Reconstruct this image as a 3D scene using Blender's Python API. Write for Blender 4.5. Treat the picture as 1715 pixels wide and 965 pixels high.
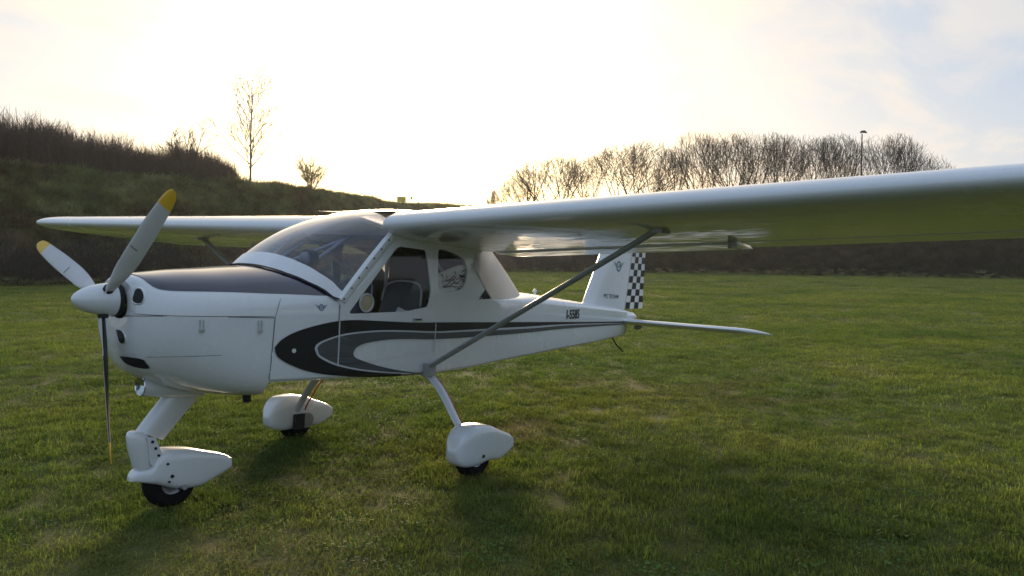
import bpy, bmesh, math, random
import numpy as np
from mathutils import Vector, Matrix
from mathutils.bvhtree import BVHTree
from mathutils import noise as mnoise

sc = bpy.context.scene
for o in list(bpy.data.objects):
    bpy.data.objects.remove(o)
col = sc.collection
RAD = math.radians

# ------------------------------------------------------------------ camera
W, H, FPX = 1715.0, 965.0, 1334.0
CAM = Vector((-1.86284, -4.34258, 1.44255))
CR = Vector((0.60395451, -0.79696354, 0.00938467))
CU = Vector((0.02198187, 0.02842621, 0.99935415))
CF = Vector((0.79661503, 0.60349085, -0.03468845))
cd = bpy.data.cameras.new("camera")
cam = bpy.data.objects.new("camera", cd)
col.objects.link(cam)
m = Matrix((CR, CU, -CF)).transposed().to_4x4()
m.translation = CAM
cam.matrix_world = m
cd.sensor_width = 36.0
cd.lens = 36.0 * FPX / W
cd.clip_start = 0.05
cd.clip_end = 20000
sc.camera = cam
sc.render.resolution_x, sc.render.resolution_y = 1024, 576

# ------------------------------------------------------------------ light
SUN_AZ, SUN_EL = 46.3, 9.0          # from +Y towards +X, degrees
sun_dir = Vector((math.sin(RAD(SUN_AZ)) * math.cos(RAD(SUN_EL)),
                  math.cos(RAD(SUN_AZ)) * math.cos(RAD(SUN_EL)), math.sin(RAD(SUN_EL))))
sd = bpy.data.lights.new("sun", 'SUN')
sd.energy = 3.9
sd.angle = RAD(15.0)
sd.color = (1.0, 0.74, 0.46)
sun = bpy.data.objects.new("sun", sd)
sun.rotation_euler = sun_dir.to_track_quat('Z', 'Y').to_euler()
sun.location = (0, 0, 30)
col.objects.link(sun)

world = bpy.data.worlds.new("World")
sc.world = world
world.use_nodes = True
wt = world.node_tree
for n in list(wt.nodes):
    wt.nodes.remove(n)


def wn(t, **kw):
    n = wt.nodes.new(t)
    for k, v in kw.items():
        setattr(n, k, v)
    return n


def wl(a, b):
    wt.links.new(a, b)


sky = wn('ShaderNodeTexSky', sky_type='NISHITA', sun_disc=False)
sky.sun_elevation = RAD(SUN_EL)
sky.sun_rotation = RAD(SUN_AZ)
sky.altitude = 150
sky.air_density = 1.0
sky.dust_density = 3.0
sky.ozone_density = 1.0
tc = wn('ShaderNodeTexCoord')
sep = wn('ShaderNodeSeparateXYZ')
wl(tc.outputs['Generated'], sep.inputs[0])
# cloud deck seen in perspective: direction / (height + small)
zc = wn('ShaderNodeMath', operation='MAXIMUM'); zc.inputs[1].default_value = 0.0
wl(sep.outputs['Z'], zc.inputs[0])
za = wn('ShaderNodeMath', operation='ADD'); za.inputs[1].default_value = 0.10
wl(zc.outputs[0], za.inputs[0])
dx = wn('ShaderNodeMath', operation='DIVIDE'); wl(sep.outputs['X'], dx.inputs[0]); wl(za.outputs[0], dx.inputs[1])
dy = wn('ShaderNodeMath', operation='DIVIDE'); wl(sep.outputs['Y'], dy.inputs[0]); wl(za.outputs[0], dy.inputs[1])
cmb = wn('ShaderNodeCombineXYZ'); wl(dx.outputs[0], cmb.inputs[0]); wl(dy.outputs[0], cmb.inputs[1])
mp = wn('ShaderNodeMapping'); mp.inputs['Rotation'].default_value = (0, 0, RAD(-20)); mp.inputs['Scale'].default_value = (1.0, 2.3, 1)
mp.inputs['Location'].default_value = (3.1, 0.4, 0)
wl(cmb.outputs[0], mp.inputs[0])
nz = wn('ShaderNodeTexNoise'); nz.inputs['Scale'].default_value = 0.95; nz.inputs['Detail'].default_value = 7
nz.inputs['Roughness'].default_value = 0.58; nz.inputs['Distortion'].default_value = 0.5
wl(mp.outputs[0], nz.inputs['Vector'])
cr = wn('ShaderNodeValToRGB')
cr.color_ramp.elements[0].position = 0.47; cr.color_ramp.elements[0].color = (0, 0, 0, 1)
cr.color_ramp.elements[1].position = 0.64; cr.color_ramp.elements[1].color = (1, 1, 1, 1)
wl(nz.outputs['Fac'], cr.inputs[0])
# hazy aureole round the low sun
dot = wn('ShaderNodeVectorMath', operation='DOT_PRODUCT')
dot.inputs[1].default_value = sun_dir
wl(tc.outputs['Generated'], dot.inputs[0])
d0 = wn('ShaderNodeMath', operation='MAXIMUM'); d0.inputs[1].default_value = 0; wl(dot.outputs['Value'], d0.inputs[0])
p1 = wn('ShaderNodeMath', operation='POWER'); p1.inputs[1].default_value = 58; wl(d0.outputs[0], p1.inputs[0])
glow = wn('ShaderNodeVectorMath', operation='SCALE')
glow.inputs[0].default_value = (15.5, 12.2, 5.8)
wl(p1.outputs[0], glow.inputs['Scale'])
base = wn('ShaderNodeVectorMath', operation='ADD')
veil = wn('ShaderNodeVectorMath', operation='MULTIPLY_ADD')      # thin high overcast: pale grey-blue all over
veil.inputs[1].default_value = (.19, .20, .22)
veil.inputs[2].default_value = (1.85, 2.65, 3.85)
wl(sky.outputs[0], veil.inputs[0])
wl(veil.outputs[0], base.inputs[0]); wl(glow.outputs[0], base.inputs[1])
# warm evening band low down, all round the horizon, stronger towards the sun
hb1 = wn('ShaderNodeMath', operation='SUBTRACT', use_clamp=True); hb1.inputs[0].default_value = 1; 
hb0 = wn('ShaderNodeMath', operation='MULTIPLY'); hb0.inputs[1].default_value = 3.4; wl(zc.outputs[0], hb0.inputs[0]); wl(hb0.outputs[0], hb1.inputs[1])
hb2 = wn('ShaderNodeMath', operation='POWER'); hb2.inputs[1].default_value = 2.2; wl(hb1.outputs[0], hb2.inputs[0])
hb3 = wn('ShaderNodeMath', operation='MULTIPLY_ADD'); hb3.inputs[1].default_value = .75; hb3.inputs[2].default_value = .25; wl(d0.outputs[0], hb3.inputs[0])
hb4 = wn('ShaderNodeMath', operation='MULTIPLY'); wl(hb2.outputs[0], hb4.inputs[0]); wl(hb3.outputs[0], hb4.inputs[1])
warm0 = wn('ShaderNodeVectorMath', operation='SCALE'); warm0.inputs[0].default_value = (2.6, 1.45, .1); wl(hb4.outputs[0], warm0.inputs['Scale'])
p2 = wn('ShaderNodeMath', operation='POWER'); p2.inputs[1].default_value = 7; wl(d0.outputs[0], p2.inputs[0])
warm1 = wn('ShaderNodeVectorMath', operation='SCALE'); warm1.inputs[0].default_value = (3.6, 2.1, .0); wl(p2.outputs[0], warm1.inputs['Scale'])
warm = wn('ShaderNodeVectorMath', operation='ADD'); wl(warm0.outputs[0], warm.inputs[0]); wl(warm1.outputs[0], warm.inputs[1])
base0 = base
base = wn('ShaderNodeVectorMath', operation='ADD'); wl(base0.outputs[0], base.inputs[0]); wl(warm.outputs[0], base.inputs[1])
# thin clouds: scattered white light, warmer towards the sun
cl = wn('ShaderNodeVectorMath', operation='MULTIPLY_ADD')
wl(base.outputs[0], cl.inputs[0])
cl.inputs[1].default_value = (0.88, 0.80, 0.70)
cl.inputs[2].default_value = (1.9, 1.6, 1.35)
cf = wn('ShaderNodeMath', operation='MULTIPLY'); cf.inputs[1].default_value = 0.9
wl(cr.outputs[0], cf.inputs[0])
mx = wn('ShaderNodeMixRGB'); wl(cf.outputs[0], mx.inputs[0]); wl(base.outputs[0], mx.inputs[1]); wl(cl.outputs[0], mx.inputs[2])
bg = wn('ShaderNodeBackground'); bg.inputs['Strength'].default_value = 0.10
wl(mx.outputs[0], bg.inputs[0])
wo = wn('ShaderNodeOutputWorld'); wl(bg.outputs[0], wo.inputs[0])

sc.view_settings.view_transform = 'Standard'
sc.view_settings.look = 'None'
sc.view_settings.exposure = 0.7
sc.view_settings.gamma = 1.0
sc.cycles.use_denoising = True
sc.cycles.max_bounces = 8
sc.cycles.transparent_max_bounces = 12
sc.cycles.sample_clamp_indirect = 6

# ------------------------------------------------------------------ helpers
ROT = Matrix(((0.99931558, 0.00110958, 0.03697491), (0.0, 0.99955003, -0.0299955), (-0.03699156, 0.02997497, 0.99886592)))
PIV = Vector((2.0, 0, 0))           # the aircraft's own frame: x aft, y to its right, z up, pivot between the wheels


def ray(px, py):
    return (CF + CR * ((px - W / 2) / FPX) - CU * ((py - H / 2) / FPX)).normalized()


def at(px, py, d):
    """point of the place seen at pixel px,py at horizontal distance d from the camera"""
    r = ray(px, py)
    return CAM + r * (d / math.hypot(r.x, r.y))


def to_local(p):
    return ROT.transposed() @ (p - PIV) + PIV


CAML = to_local(CAM)


def ray_local(px, py):
    return ROT.transposed() @ ray(px, py)


def unp(px, py, axis, val):
    """aircraft-frame point on the plane axis=val"""
    d = ray_local(px, py)
    t = (val - CAML[axis]) / d[axis]
    return CAML + d * t


class MB:
    def __init__(self):
        self.v, self.f, self.m = [], [], []

    def add(self, vs, fs, mi=0):
        b = len(self.v)
        self.v += [tuple(p) for p in vs]
        self.f += [tuple(b + i for i in f) for f in fs]
        self.m += [mi] * len(fs)

    def grid(self, rows, closed=False, mi=0, cap0=False, cap1=False, flip=False):
        n = len(rows[0])
        vs = [p for r in rows for p in r]
        fs = []
        for i in range(len(rows) - 1):
            for j in range(n if closed else n - 1):
                a, b = i * n + j, i * n + (j + 1) % n
                q = (a, b, b + n, a + n)
                fs.append(q[::-1] if flip else q)
        if cap0:
            fs.append(tuple(range(n))[::(1 if flip else -1)])
        if cap1:
            k = (len(rows) - 1) * n
            fs.append(tuple(range(k, k + n))[::(-1 if flip else 1)])
        self.add(vs, fs, mi)

    def tube(self, pts, rad, n=8, mi=0, cap=True, sy=1.0, up=None):
        pts = [Vector(p) for p in pts]
        rows = []
        for i, p in enumerate(pts):
            t = (pts[min(i + 1, len(pts) - 1)] - pts[max(i - 1, 0)]).normalized()
            ref = Vector(up) if up is not None else (Vector((0, 0, 1)) if abs(t.z) < .9 else Vector((1, 0, 0)))
            a = t.cross(ref).normalized()
            b = a.cross(t)
            r = rad[i] if hasattr(rad, '__len__') else rad
            rows.append([p + a * (math.cos(2 * math.pi * k / n) * r) + b * (math.sin(2 * math.pi * k / n) * r * sy) for k in range(n)])
        self.grid(rows, True, mi, cap, cap)

    def box(self, lo, hi, mi=0):
        x0, y0, z0 = lo; x1, y1, z1 = hi
        vs = [(x0, y0, z0), (x1, y0, z0), (x1, y1, z0), (x0, y1, z0), (x0, y0, z1), (x1, y0, z1), (x1, y1, z1), (x0, y1, z1)]
        self.add(vs, [(0, 3, 2, 1), (4, 5, 6, 7), (0, 1, 5, 4), (1, 2, 6, 5), (2, 3, 7, 6), (3, 0, 4, 7)], mi)

    def lathe(self, prof, n=24, axis='x', c=(0, 0, 0), mi=0):
        rows = []
        for (a, r) in prof:
            row = []
            for k in range(n):
                t = 2 * math.pi * k / n
                u, w = math.cos(t) * r, math.sin(t) * r
                p = {'x': (a, u, w), 'y': (u, a, w), 'z': (u, w, a)}[axis]
                row.append((p[0] + c[0], p[1] + c[1], p[2] + c[2]))
            rows.append(row)
        self.grid(rows, True, mi)

    def mesh(self, name):
        me = bpy.data.meshes.new(name)
        me.from_pydata(self.v, [], self.f)
        me.polygons.foreach_set('material_index', self.m)
        me.update()
        return me

    def build(self, name, mats, parent=None, off=Vector((0, 0, 0)), smooth=35, fix=True, merge=True):
        me = self.mesh(name)
        for mm in (mats if isinstance(mats, (list, tuple)) else [mats]):
            me.materials.append(mm)
        if merge or fix:
            bm = bmesh.new(); bm.from_mesh(me)
            if merge:
                bmesh.ops.remove_doubles(bm, verts=bm.verts, dist=1e-5)
            if fix:
                bmesh.ops.recalc_face_normals(bm, faces=bm.faces)
            bm.to_mesh(me); bm.free()
        if smooth:
            me.shade_smooth()
            me.set_sharp_from_angle(angle=RAD(smooth))
        o = bpy.data.objects.new(name, me)
        col.objects.link(o)
        if parent is not None:
            o.parent = parent
        o.location = -off
        return o


def empty(name, loc):
    o = bpy.data.objects.new(name, None)
    o.empty_display_size = 0.2
    o.location = loc
    col.objects.link(o)
    return o


def tag(o, label=None, cat=None, group=None, kind=None):
    for k, v in (('label', label), ('category', cat), ('group', group), ('kind', kind)):
        if v:
            o[k] = v
    return o


# ------------------------------------------------------------------ materials
class NT:
    def __init__(self, name):
        self.mat = bpy.data.materials.new(name)
        self.mat.use_nodes = True
        self.t = self.mat.node_tree
        self.p = self.t.nodes['Principled BSDF']
        self.out = self.t.nodes['Material Output']

    def n(self, typ, **kw):
        n = self.t.nodes.new(typ)
        for k, v in kw.items():
            if k.startswith('i_'):
                n.inputs[k[2:].replace('_', ' ')].default_value = v
            else:
                setattr(n, k, v)
        return n

    def l(self, a, b):
        self.t.links.new(a, b)

    def noise(self, scale, detail=4, rough=.55, vec=None, dist=0):
        n = self.n('ShaderNodeTexNoise')
        n.inputs['Scale'].default_value = scale
        n.inputs['Detail'].default_value = detail
        n.inputs['Roughness'].default_value = rough
        n.inputs['Distortion'].default_value = dist
        if vec is not None:
            self.l(vec, n.inputs['Vector'])
        return n

    def ramp(self, fac, stops):
        r = self.n('ShaderNodeValToRGB')
        e = r.color_ramp.elements
        while len(e) < len(stops):
            e.new(0.5)
        for k, (p, c) in enumerate(stops):
            e[k].position = p
            e[k].color = (*c, 1)
        self.l(fac, r.inputs[0])
        return r

    def mix(self, fac, a, b, mode='MIX'):
        n = self.n('ShaderNodeMixRGB', blend_type=mode)
        for s, v in ((0, fac), (1, a), (2, b)):
            if hasattr(v, 'is_linked') or hasattr(v, 'links'):
                self.l(v, n.inputs[s])
            elif s == 0:
                n.inputs[0].default_value = v
            else:
                n.inputs[s].default_value = (*v, 1)
        return n

    def bump(self, h, strength, dist=.01):
        b = self.n('ShaderNodeBump')
        b.inputs['Strength'].default_value = strength
        b.inputs['Distance'].default_value = dist
        self.l(h, b.inputs['Height'])
        self.l(b.outputs[0], self.p.inputs['Normal'])
        return b

    def pos(self, obj=False):
        if obj:
            return self.n('ShaderNodeTexCoord').outputs['Object']
        return self.n('ShaderNodeNewGeometry').outputs['Position']


def simple(name, c, rough=.5, metal=0., coat=0., var=.08, scale=9., bump=0.):
    m = NT(name)
    v = m.pos(True)
    nz = m.noise(scale, 5, .6, v)
    lo = tuple(max(0, x * (1 - var)) for x in c); hi = tuple(min(1, x * (1 + var)) for x in c)
    r = m.ramp(nz.outputs['Fac'], [(.3, lo), (.7, hi)])
    m.l(r.outputs[0], m.p.inputs['Base Color'])
    m.p.inputs['Roughness'].default_value = rough
    m.p.inputs['Metallic'].default_value = metal
    if coat:
        m.p.inputs['Coat Weight'].default_value = coat
        m.p.inputs['Coat Roughness'].default_value = .06
    if bump:
        m.bump(nz.outputs['Fac'], bump, .004)
    return m.mat


def thin_glass(name, tint, refl=1.0):
    m = NT(name)
    t = m.t
    tr = m.n('ShaderNodeBsdfTransparent'); tr.inputs[0].default_value = (*tint, 1)
    gl = m.n('ShaderNodeBsdfGlossy'); gl.inputs['Roughness'].default_value = .04
    ge = m.n('ShaderNodeNewGeometry')
    dt = m.n('ShaderNodeVectorMath', operation='DOT_PRODUCT')
    m.l(ge.outputs['Normal'], dt.inputs[0]); m.l(ge.outputs['Incoming'], dt.inputs[1])
    ab = m.n('ShaderNodeMath', operation='ABSOLUTE'); m.l(dt.outputs['Value'], ab.inputs[0])
    om = m.n('ShaderNodeMath', operation='SUBTRACT', use_clamp=True); om.inputs[0].default_value = 1; m.l(ab.outputs[0], om.inputs[1])
    pw = m.n('ShaderNodeMath', operation='POWER'); pw.inputs[1].default_value = 4.2; m.l(om.outputs[0], pw.inputs[0])
    ad = m.n('ShaderNodeMath', operation='MULTIPLY_ADD', use_clamp=True)
    m.l(pw.outputs[0], ad.inputs[0]); ad.inputs[1].default_value = .8 * refl; ad.inputs[2].default_value = .045 * refl
    nz = m.noise(2.2, 2, .5, m.pos(True))
    b = m.n('ShaderNodeBump'); b.inputs['Strength'].default_value = .05; b.inputs['Distance'].default_value = .01
    m.l(nz.outputs['Fac'], b.inputs['Height']); m.l(b.outputs[0], gl.inputs['Normal'])
    ms = m.n('ShaderNodeMixShader')
    m.l(ad.outputs[0], ms.inputs[0]); m.l(tr.outputs[0], ms.inputs[1]); m.l(gl.outputs[0], ms.inputs[2])
    m.l(ms.outputs[0], m.out.inputs['Surface'])
    return m.mat


def white_paint(name, c=(.74, .75, .76), wav=.0, rough=.22):
    m = NT(name)
    v = m.pos(True)
    n1 = m.noise(1.7, 4, .6, v)
    n2 = m.noise(55, 3, .6, v)
    r1 = m.ramp(n1.outputs['Fac'], [(.3, tuple(x * .955 for x in c)), (.7, c)])
    r2 = m.ramp(n2.outputs['Fac'], [(.25, (.93, .925, .9)), (.5, (1, 1, 1))])
    x = m.mix(.6, r1.outputs[0], r2.outputs[0], 'MULTIPLY')
    m.l(x.outputs[0], m.p.inputs['Base Color'])
    rr = m.n('ShaderNodeMapRange'); rr.inputs[3].default_value = rough; rr.inputs[4].default_value = rough + .12
    m.l(n1.outputs['Fac'], rr.inputs[0]); m.l(rr.outputs[0], m.p.inputs['Roughness'])
    m.p.inputs['Coat Weight'].default_value = .8
    m.p.inputs['Coat Roughness'].default_value = .04
    if wav:
        mp = m.n('ShaderNodeMapping'); mp.inputs['Scale'].default_value = (2.0, .8, 1)
        m.l(v, mp.inputs[0])
        n3 = m.noise(3.2, 2, .5, mp.outputs[0], .6)
        b = m.bump(n3.outputs['Fac'], wav, .02)
        m.l(b.outputs[0], m.p.inputs['Coat Normal'])
    return m.mat


M = {}
M['white'] = white_paint('white_gloss_paint', wav=.06)
M['wing'] = white_paint('white_wing_paint', wav=.16, rough=.2)
M['white2'] = white_paint('white_plain_paint', (.72, .73, .74), rough=.3)
M['navy'] = simple('dark_navy_paint', (.020, .020, .042), .28, coat=.7, var=.2, scale=3)
M['black'] = simple('black_vinyl', (.010, .010, .012), .35, var=.2)
M['matblack'] = simple('matte_black', (.012, .012, .013), .7, var=.25, scale=30)
M['grey'] = simple('grey_vinyl', (.075, .078, .085), .35, var=.1)
M['silverline'] = simple('pale_grey_vinyl', (.5, .52, .54), .35)
M['seam'] = simple('seam_shadow_gap', (.10, .105, .11), .8)
M['alu'] = simple('brushed_aluminium', (.62, .63, .65), .33, metal=.85, var=.08, scale=40)
M['strut'] = simple('grey_strut_paint', (.30, .31, .31), .35, coat=.3, var=.12, scale=20)
M['legpaint'] = simple('pale_leg_paint', (.6, .61, .62), .3, coat=.4, var=.06)
M['rubber'] = simple('tyre_rubber', (.010, .010, .010), .92, var=.35, scale=40, bump=.2)
M['rubber'].node_tree.nodes['Principled BSDF'].inputs['Specular IOR Level'].default_value = .15
M['hub'] = simple('wheel_hub_metal', (.35, .35, .34), .4, metal=.7, var=.2, scale=25)
M['blade'] = simple('propeller_white', (.55, .54, .53), .4, coat=.2, var=.05, scale=14)
M['bladeback'] = simple('propeller_black', (.012, .012, .013), .5, var=.3)
M['yellow'] = simple('propeller_yellow', (.74, .43, .03), .4, var=.06)
M['glass'] = thin_glass('cabin_perspex', (.86, .88, .88), 1.15)
M['wsglass'] = thin_glass('windscreen_perspex', (.60, .60, .66), 2.3)
M['interior'] = simple('dark_cabin_lining', (.045, .045, .048), .8, var=.2)
M['leather'] = simple('dark_grey_leather', (.055, .056, .062), .5, var=.2, scale=14, bump=.2)
M['piping'] = simple('light_seat_piping', (.45, .45, .45), .6)
M['cloth'] = simple('white_cloth', (.86, .85, .82), .85, var=.06, scale=12, bump=.2)
M['tubewhite'] = simple('cabin_tube_paint', (.55, .56, .57), .4)
M['tan'] = simple('tan_plastic', (.42, .34, .22), .35, var=.1)
M['redcord'] = simple('red_brake_hose', (.45, .07, .02), .5)
M['mirror'] = simple('lamp_reflector', (.8, .8, .8), .12, metal=1.0, var=.02)
M['green'] = simple('green_emblem_vinyl', (.10, .30, .13), .4)
M['steel_blue'] = simple('blue_emblem_vinyl', (.04, .09, .2), .4)


def translucent(name, c, t):
    m = NT(name)
    n1 = m.noise(3.0, 4, .6, m.pos(True))
    r1 = m.ramp(n1.outputs['Fac'], [(.3, tuple(x * .86 for x in c)), (.7, c)])
    m.l(r1.outputs[0], m.p.inputs['Base Color']); m.p.inputs['Roughness'].default_value = .25
    tr = m.n('ShaderNodeBsdfTranslucent'); m.l(r1.outputs[0], tr.inputs[0])
    ms = m.n('ShaderNodeMixShader'); ms.inputs[0].default_value = t
    m.l(m.p.outputs[0], ms.inputs[1]); m.l(tr.outputs[0], ms.inputs[2]); m.l(ms.outputs[0], m.out.inputs['Surface'])
    return m.mat


M['canopy'] = translucent('milky_perspex', (.88, .88, .86), .6)

# ================================================================== AIRCRAFT
plane = empty("light_aircraft", PIV)
plane.rotation_euler = ROT.to_euler()
tag(plane, "white high-wing light aircraft parked on the grass, with black swoosh stripes and a three-blade propeller", "aircraft")


def part(mb, name, mat, parent=None, **kw):
    if parent is None or parent is plane:
        return mb.build(name, mat, plane, PIV, **kw)
    return mb.build(name, mat, parent, Vector((0, 0, 0)), **kw)


def pchip(xs, ys):
    xs, ys = np.array(xs, float), np.array(ys, float)
    h = np.diff(xs); d = np.diff(ys) / h
    s = np.zeros_like(ys)
    for i in range(1, len(xs) - 1):
        if d[i - 1] * d[i] > 0:
            w1, w2 = 2 * h[i] + h[i - 1], h[i] + 2 * h[i - 1]
            s[i] = (w1 + w2) / (w1 / d[i - 1] + w2 / d[i])
    s[0], s[-1] = d[0], d[-1]

    def f(x):
        x = min(max(x, xs[0]), xs[-1])
        i = min(int(np.searchsorted(xs, x, 'right')) - 1, len(xs) - 2)
        t = (x - xs[i]) / h[i]
        return float((1 + 2 * t) * (1 - t) ** 2 * ys[i] + t * (1 - t) ** 2 * h[i] * s[i] + t * t * (3 - 2 * t) * ys[i + 1] + t * t * (t - 1) * h[i] * s[i + 1])
    return f


def catmull(pts, n):
    """n points evenly along a smooth curve through pts"""
    P = [Vector(p) for p in pts]
    P = [P[0] * 2 - P[1]] + P + [P[-1] * 2 - P[-2]]
    out = []
    for i in range(1, len(P) - 2):
        for k in range(12):
            t = k / 12
            a, b, c, d = P[i - 1:i + 3]
            out.append(.5 * ((2 * b) + (c - a) * t + (2 * a - 5 * b + 4 * c - d) * t * t + (3 * b - a - 3 * c + d) * t ** 3))
    out.append(P[-2])
    L = [0]
    for a, b in zip(out, out[1:]):
        L.append(L[-1] + (b - a).length)
    res = []
    for k in range(n):
        s = L[-1] * k / (n - 1)
        i = min(max(int(np.searchsorted(L, s)) - 1, 0), len(out) - 2)
        t = (s - L[i]) / max(L[i + 1] - L[i], 1e-9)
        res.append(out[i].lerp(out[i + 1], min(max(t, 0), 1)))
    return res


def spow(v, p):
    return math.copysign(abs(v) ** p, v)


# ---------------- cowl
ZC = 1.085
c_zt = pchip([.235, .26, .31, .40, .55, .72, .893, 1.04, 1.40], [1.262, 1.280, 1.288, 1.298, 1.316, 1.331, 1.348, 1.360, 1.378])
c_zb = pchip([.235, .26, .31, .42, .55, .72, .893], [.935, .845, .755, .69, .645, .615, .603])
c_w = pchip([.235, .26, .31, .40, .55, .72, .893, 1.37], [.20, .262, .322, .382, .435, .466, .487, .5295])
c_nl = pchip([.235, .45, .893], [2.2, 2.7, 6.0])


def cowl_pt(x, th):
    z = (c_zt(x) if th >= 0 else c_zb(x)) - ZC
    n = 2.35 if th >= 0 else c_nl(x)
    return Vector((x, -c_w(x) * spow(math.cos(th), 2 / n), ZC + abs(z) * spow(math.sin(th), 2 / n)))


cx = [.235, .242, .252, .265, .285, .31, .35, .40, .46, .53, .61, .70, .80, .893]
up_th = [math.pi * k / 40 for k in range(41)]


def th_pt(x, k, s):
    a = math.pi * k / 40
    if a <= math.pi / 2:
        return cowl_pt(x, s * a)
    p = cowl_pt(x, s * (math.pi - a))
    return Vector((p.x, -p.y, p.z))


def lift(p, dz):
    return Vector((p.x, p.y, p.z + dz))


mb = MB()
mb.grid([[lift(th_pt(x, k, 1), .0015 if k in (0, 40) else 0) for k in range(41)] for x in cx])
rim = [th_pt(.235, k, 1) for k in range(41)]
mb.grid([rim, [Vector((.25, p.y * .45, ZC + .05 + (p.z - ZC - .05) * .45)) for p in rim]])
ucowl = part(mb, "upper_cowl", M['white'], smooth=40)
mb2 = MB()
mb2.grid([[lift(th_pt(x, k, -1), -.0015 if k in (0, 40) else 0) for k in range(41)] for x in cx])
rim = [th_pt(.235, k, -1) for k in range(41)]
mb2.grid([rim, [Vector((.25, p.y * .45, ZC + .05 + (p.z - ZC - .05) * .45)) for p in rim]])
back = [th_pt(.893, k, -1) for k in range(41)]
mb2.grid([back, [Vector((.86, p.y * .9, ZC + (p.z - ZC) * .85)) for p in back]])
lcowl = part(mb2, "lower_cowl", M['white'], smooth=40)

# ---------------- fuselage tub
f_w = lambda x: float(np.interp(x, [.893, 1.37, 2.0, 2.6, 5.75], [.487, .5295, .530, .530, .105]))
f_zb = lambda x: float(np.interp(x, [.893, 1.336, 2.0, 2.27, 3.27, 5.02, 5.63, 5.75], [.70, .692, .667, .664, .699, .748, .778, .79]))
f_zs = lambda x: 1.085 if x < 1.3605 else (1.06 if x < 2.19 else float(np.interp(x, [1.36, 2.0, 2.72, 3.2, 5.62, 5.75], [1.2, 1.2, 1.187, 1.175, 1.037, 1.03])))
f_zt = lambda x: float(np.interp(x, [2.72, 3.2, 3.75, 4.95, 5.75], [1.195, 1.217, 1.232, 1.131, 1.06]))


def tub(x, inset=0.0):
    w, zb, zs = f_w(x) - inset, f_zb(x) + inset, f_zs(x)
    half = [(w, zs - (zs - zb - .045) * k / 5) for k in range(6)]
    half += [(w - .004, zb + .022), (w - .018, zb + .006), (w - .04, zb), (w * .5, zb - .004)]
    return [Vector((x, -y, z)) for y, z in half] + [Vector((x, 0, zb - .005))] + [Vector((x, y, z)) for y, z in reversed(half)]


mb = MB()
xs1 = [.893 + (1.36 - .893) * k / 6 for k in range(7)]
xs2 = [1.361, 1.5, 1.65, 1.8, 2.0, 2.185, 2.205] + [2.3 + .15 * k for k in range(22)] + [5.6, 5.72]
mb.grid([tub(x) for x in xs1 + xs2])
mb.add(tub(.8935), [tuple(range(21))])
# forward deck
mb.grid([[Vector((x, -f_w(x) * spow(math.cos(math.pi * k / 32), 2 / 2.35), ZC + (c_zt(x) - ZC) * spow(math.sin(math.pi * k / 32), 2 / 2.35))) for k in range(33)] for x in xs1])
# turtle deck
xs3 = [2.72] + [x for x in xs2 if x > 2.75]
mb.grid([[Vector((x, -f_w(x) * spow(math.cos(math.pi * k / 24), 2 / 3.2), f_zs(x) + (f_zt(x) - f_zs(x)) * spow(max(math.sin(math.pi * k / 24), 0), 2 / 2.2))) for k in range(25)] for x in xs3])
# tail end, sloping in
e = tub(5.72)
mb.grid([e, [Vector((5.80, p.y * .6, .9 + (p.z - .9) * .45)) for p in e]], cap1=True)
fus = part(mb, "fuselage", [M['white']], smooth=30)
FUSMB = mb

# cabin sides (upper frames) and doors: flat panels with real window openings


def tumble(x, z, off):
    return -(.5315 + off - max(z - 1.2, 0) * .06) if x < 2.6 else -(.5315 + off - max(z - 1.2, 0) * .06 - (x - 2.6) * .10)


def holed(outline, holes, off, thick, name, mats, flip, parent=None):
    bm = bmesh.new()
    es = []
    for loop in [outline] + holes:
        vs = [bm.verts.new((x, tumble(x, z, off), z)) for x, z in loop]
        es += [bm.edges.new((vs[i], vs[(i + 1) % len(vs)])) for i in range(len(vs))]
    bmesh.ops.triangle_fill(bm, use_beauty=True, edges=es)
    bmesh.ops.recalc_face_normals(bm, faces=bm.faces)
    if sum(f.normal.y for f in bm.faces) > 0:
        bmesh.ops.reverse_faces(bm, faces=bm.faces)
    if flip:
        for v in bm.verts:
            v.co.y *= -1
        bmesh.ops.reverse_faces(bm, faces=bm.faces)
    bmesh.ops.triangulate(bm, faces=bm.faces)
    me = bpy.data.meshes.new(name); bm.to_mesh(me); bm.free()
    for mm in mats:
        me.materials.append(mm)
    o = bpy.data.objects.new(name, me); col.objects.link(o)
    o.parent = parent or plane
    o.location = -PIV if parent is None else Vector((0, 0, 0))
    s = o.modifiers.new("thickness", 'SOLIDIFY'); s.thickness = thick; s.offset = -1; s.material_offset = 1 if len(mats) > 1 else 0
    return o


def rounded(pts, r=.03, n=4):
    out = []
    P = [Vector((x, z)) for x, z in pts]
    for i, p in enumerate(P):
        a, b = P[i - 1], P[(i + 1) % len(P)]
        ra = min(r, (a - p).length * .45); rb = min(r, (b - p).length * .45)
        s, e = p + (a - p).normalized() * ra, p + (b - p).normalized() * rb
        for k in range(n + 1):
            t = k / n
            q = s * (1 - t) ** 2 + p * 2 * t * (1 - t) + e * t * t
            out.append((q.x, q.y))
    return out


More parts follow.
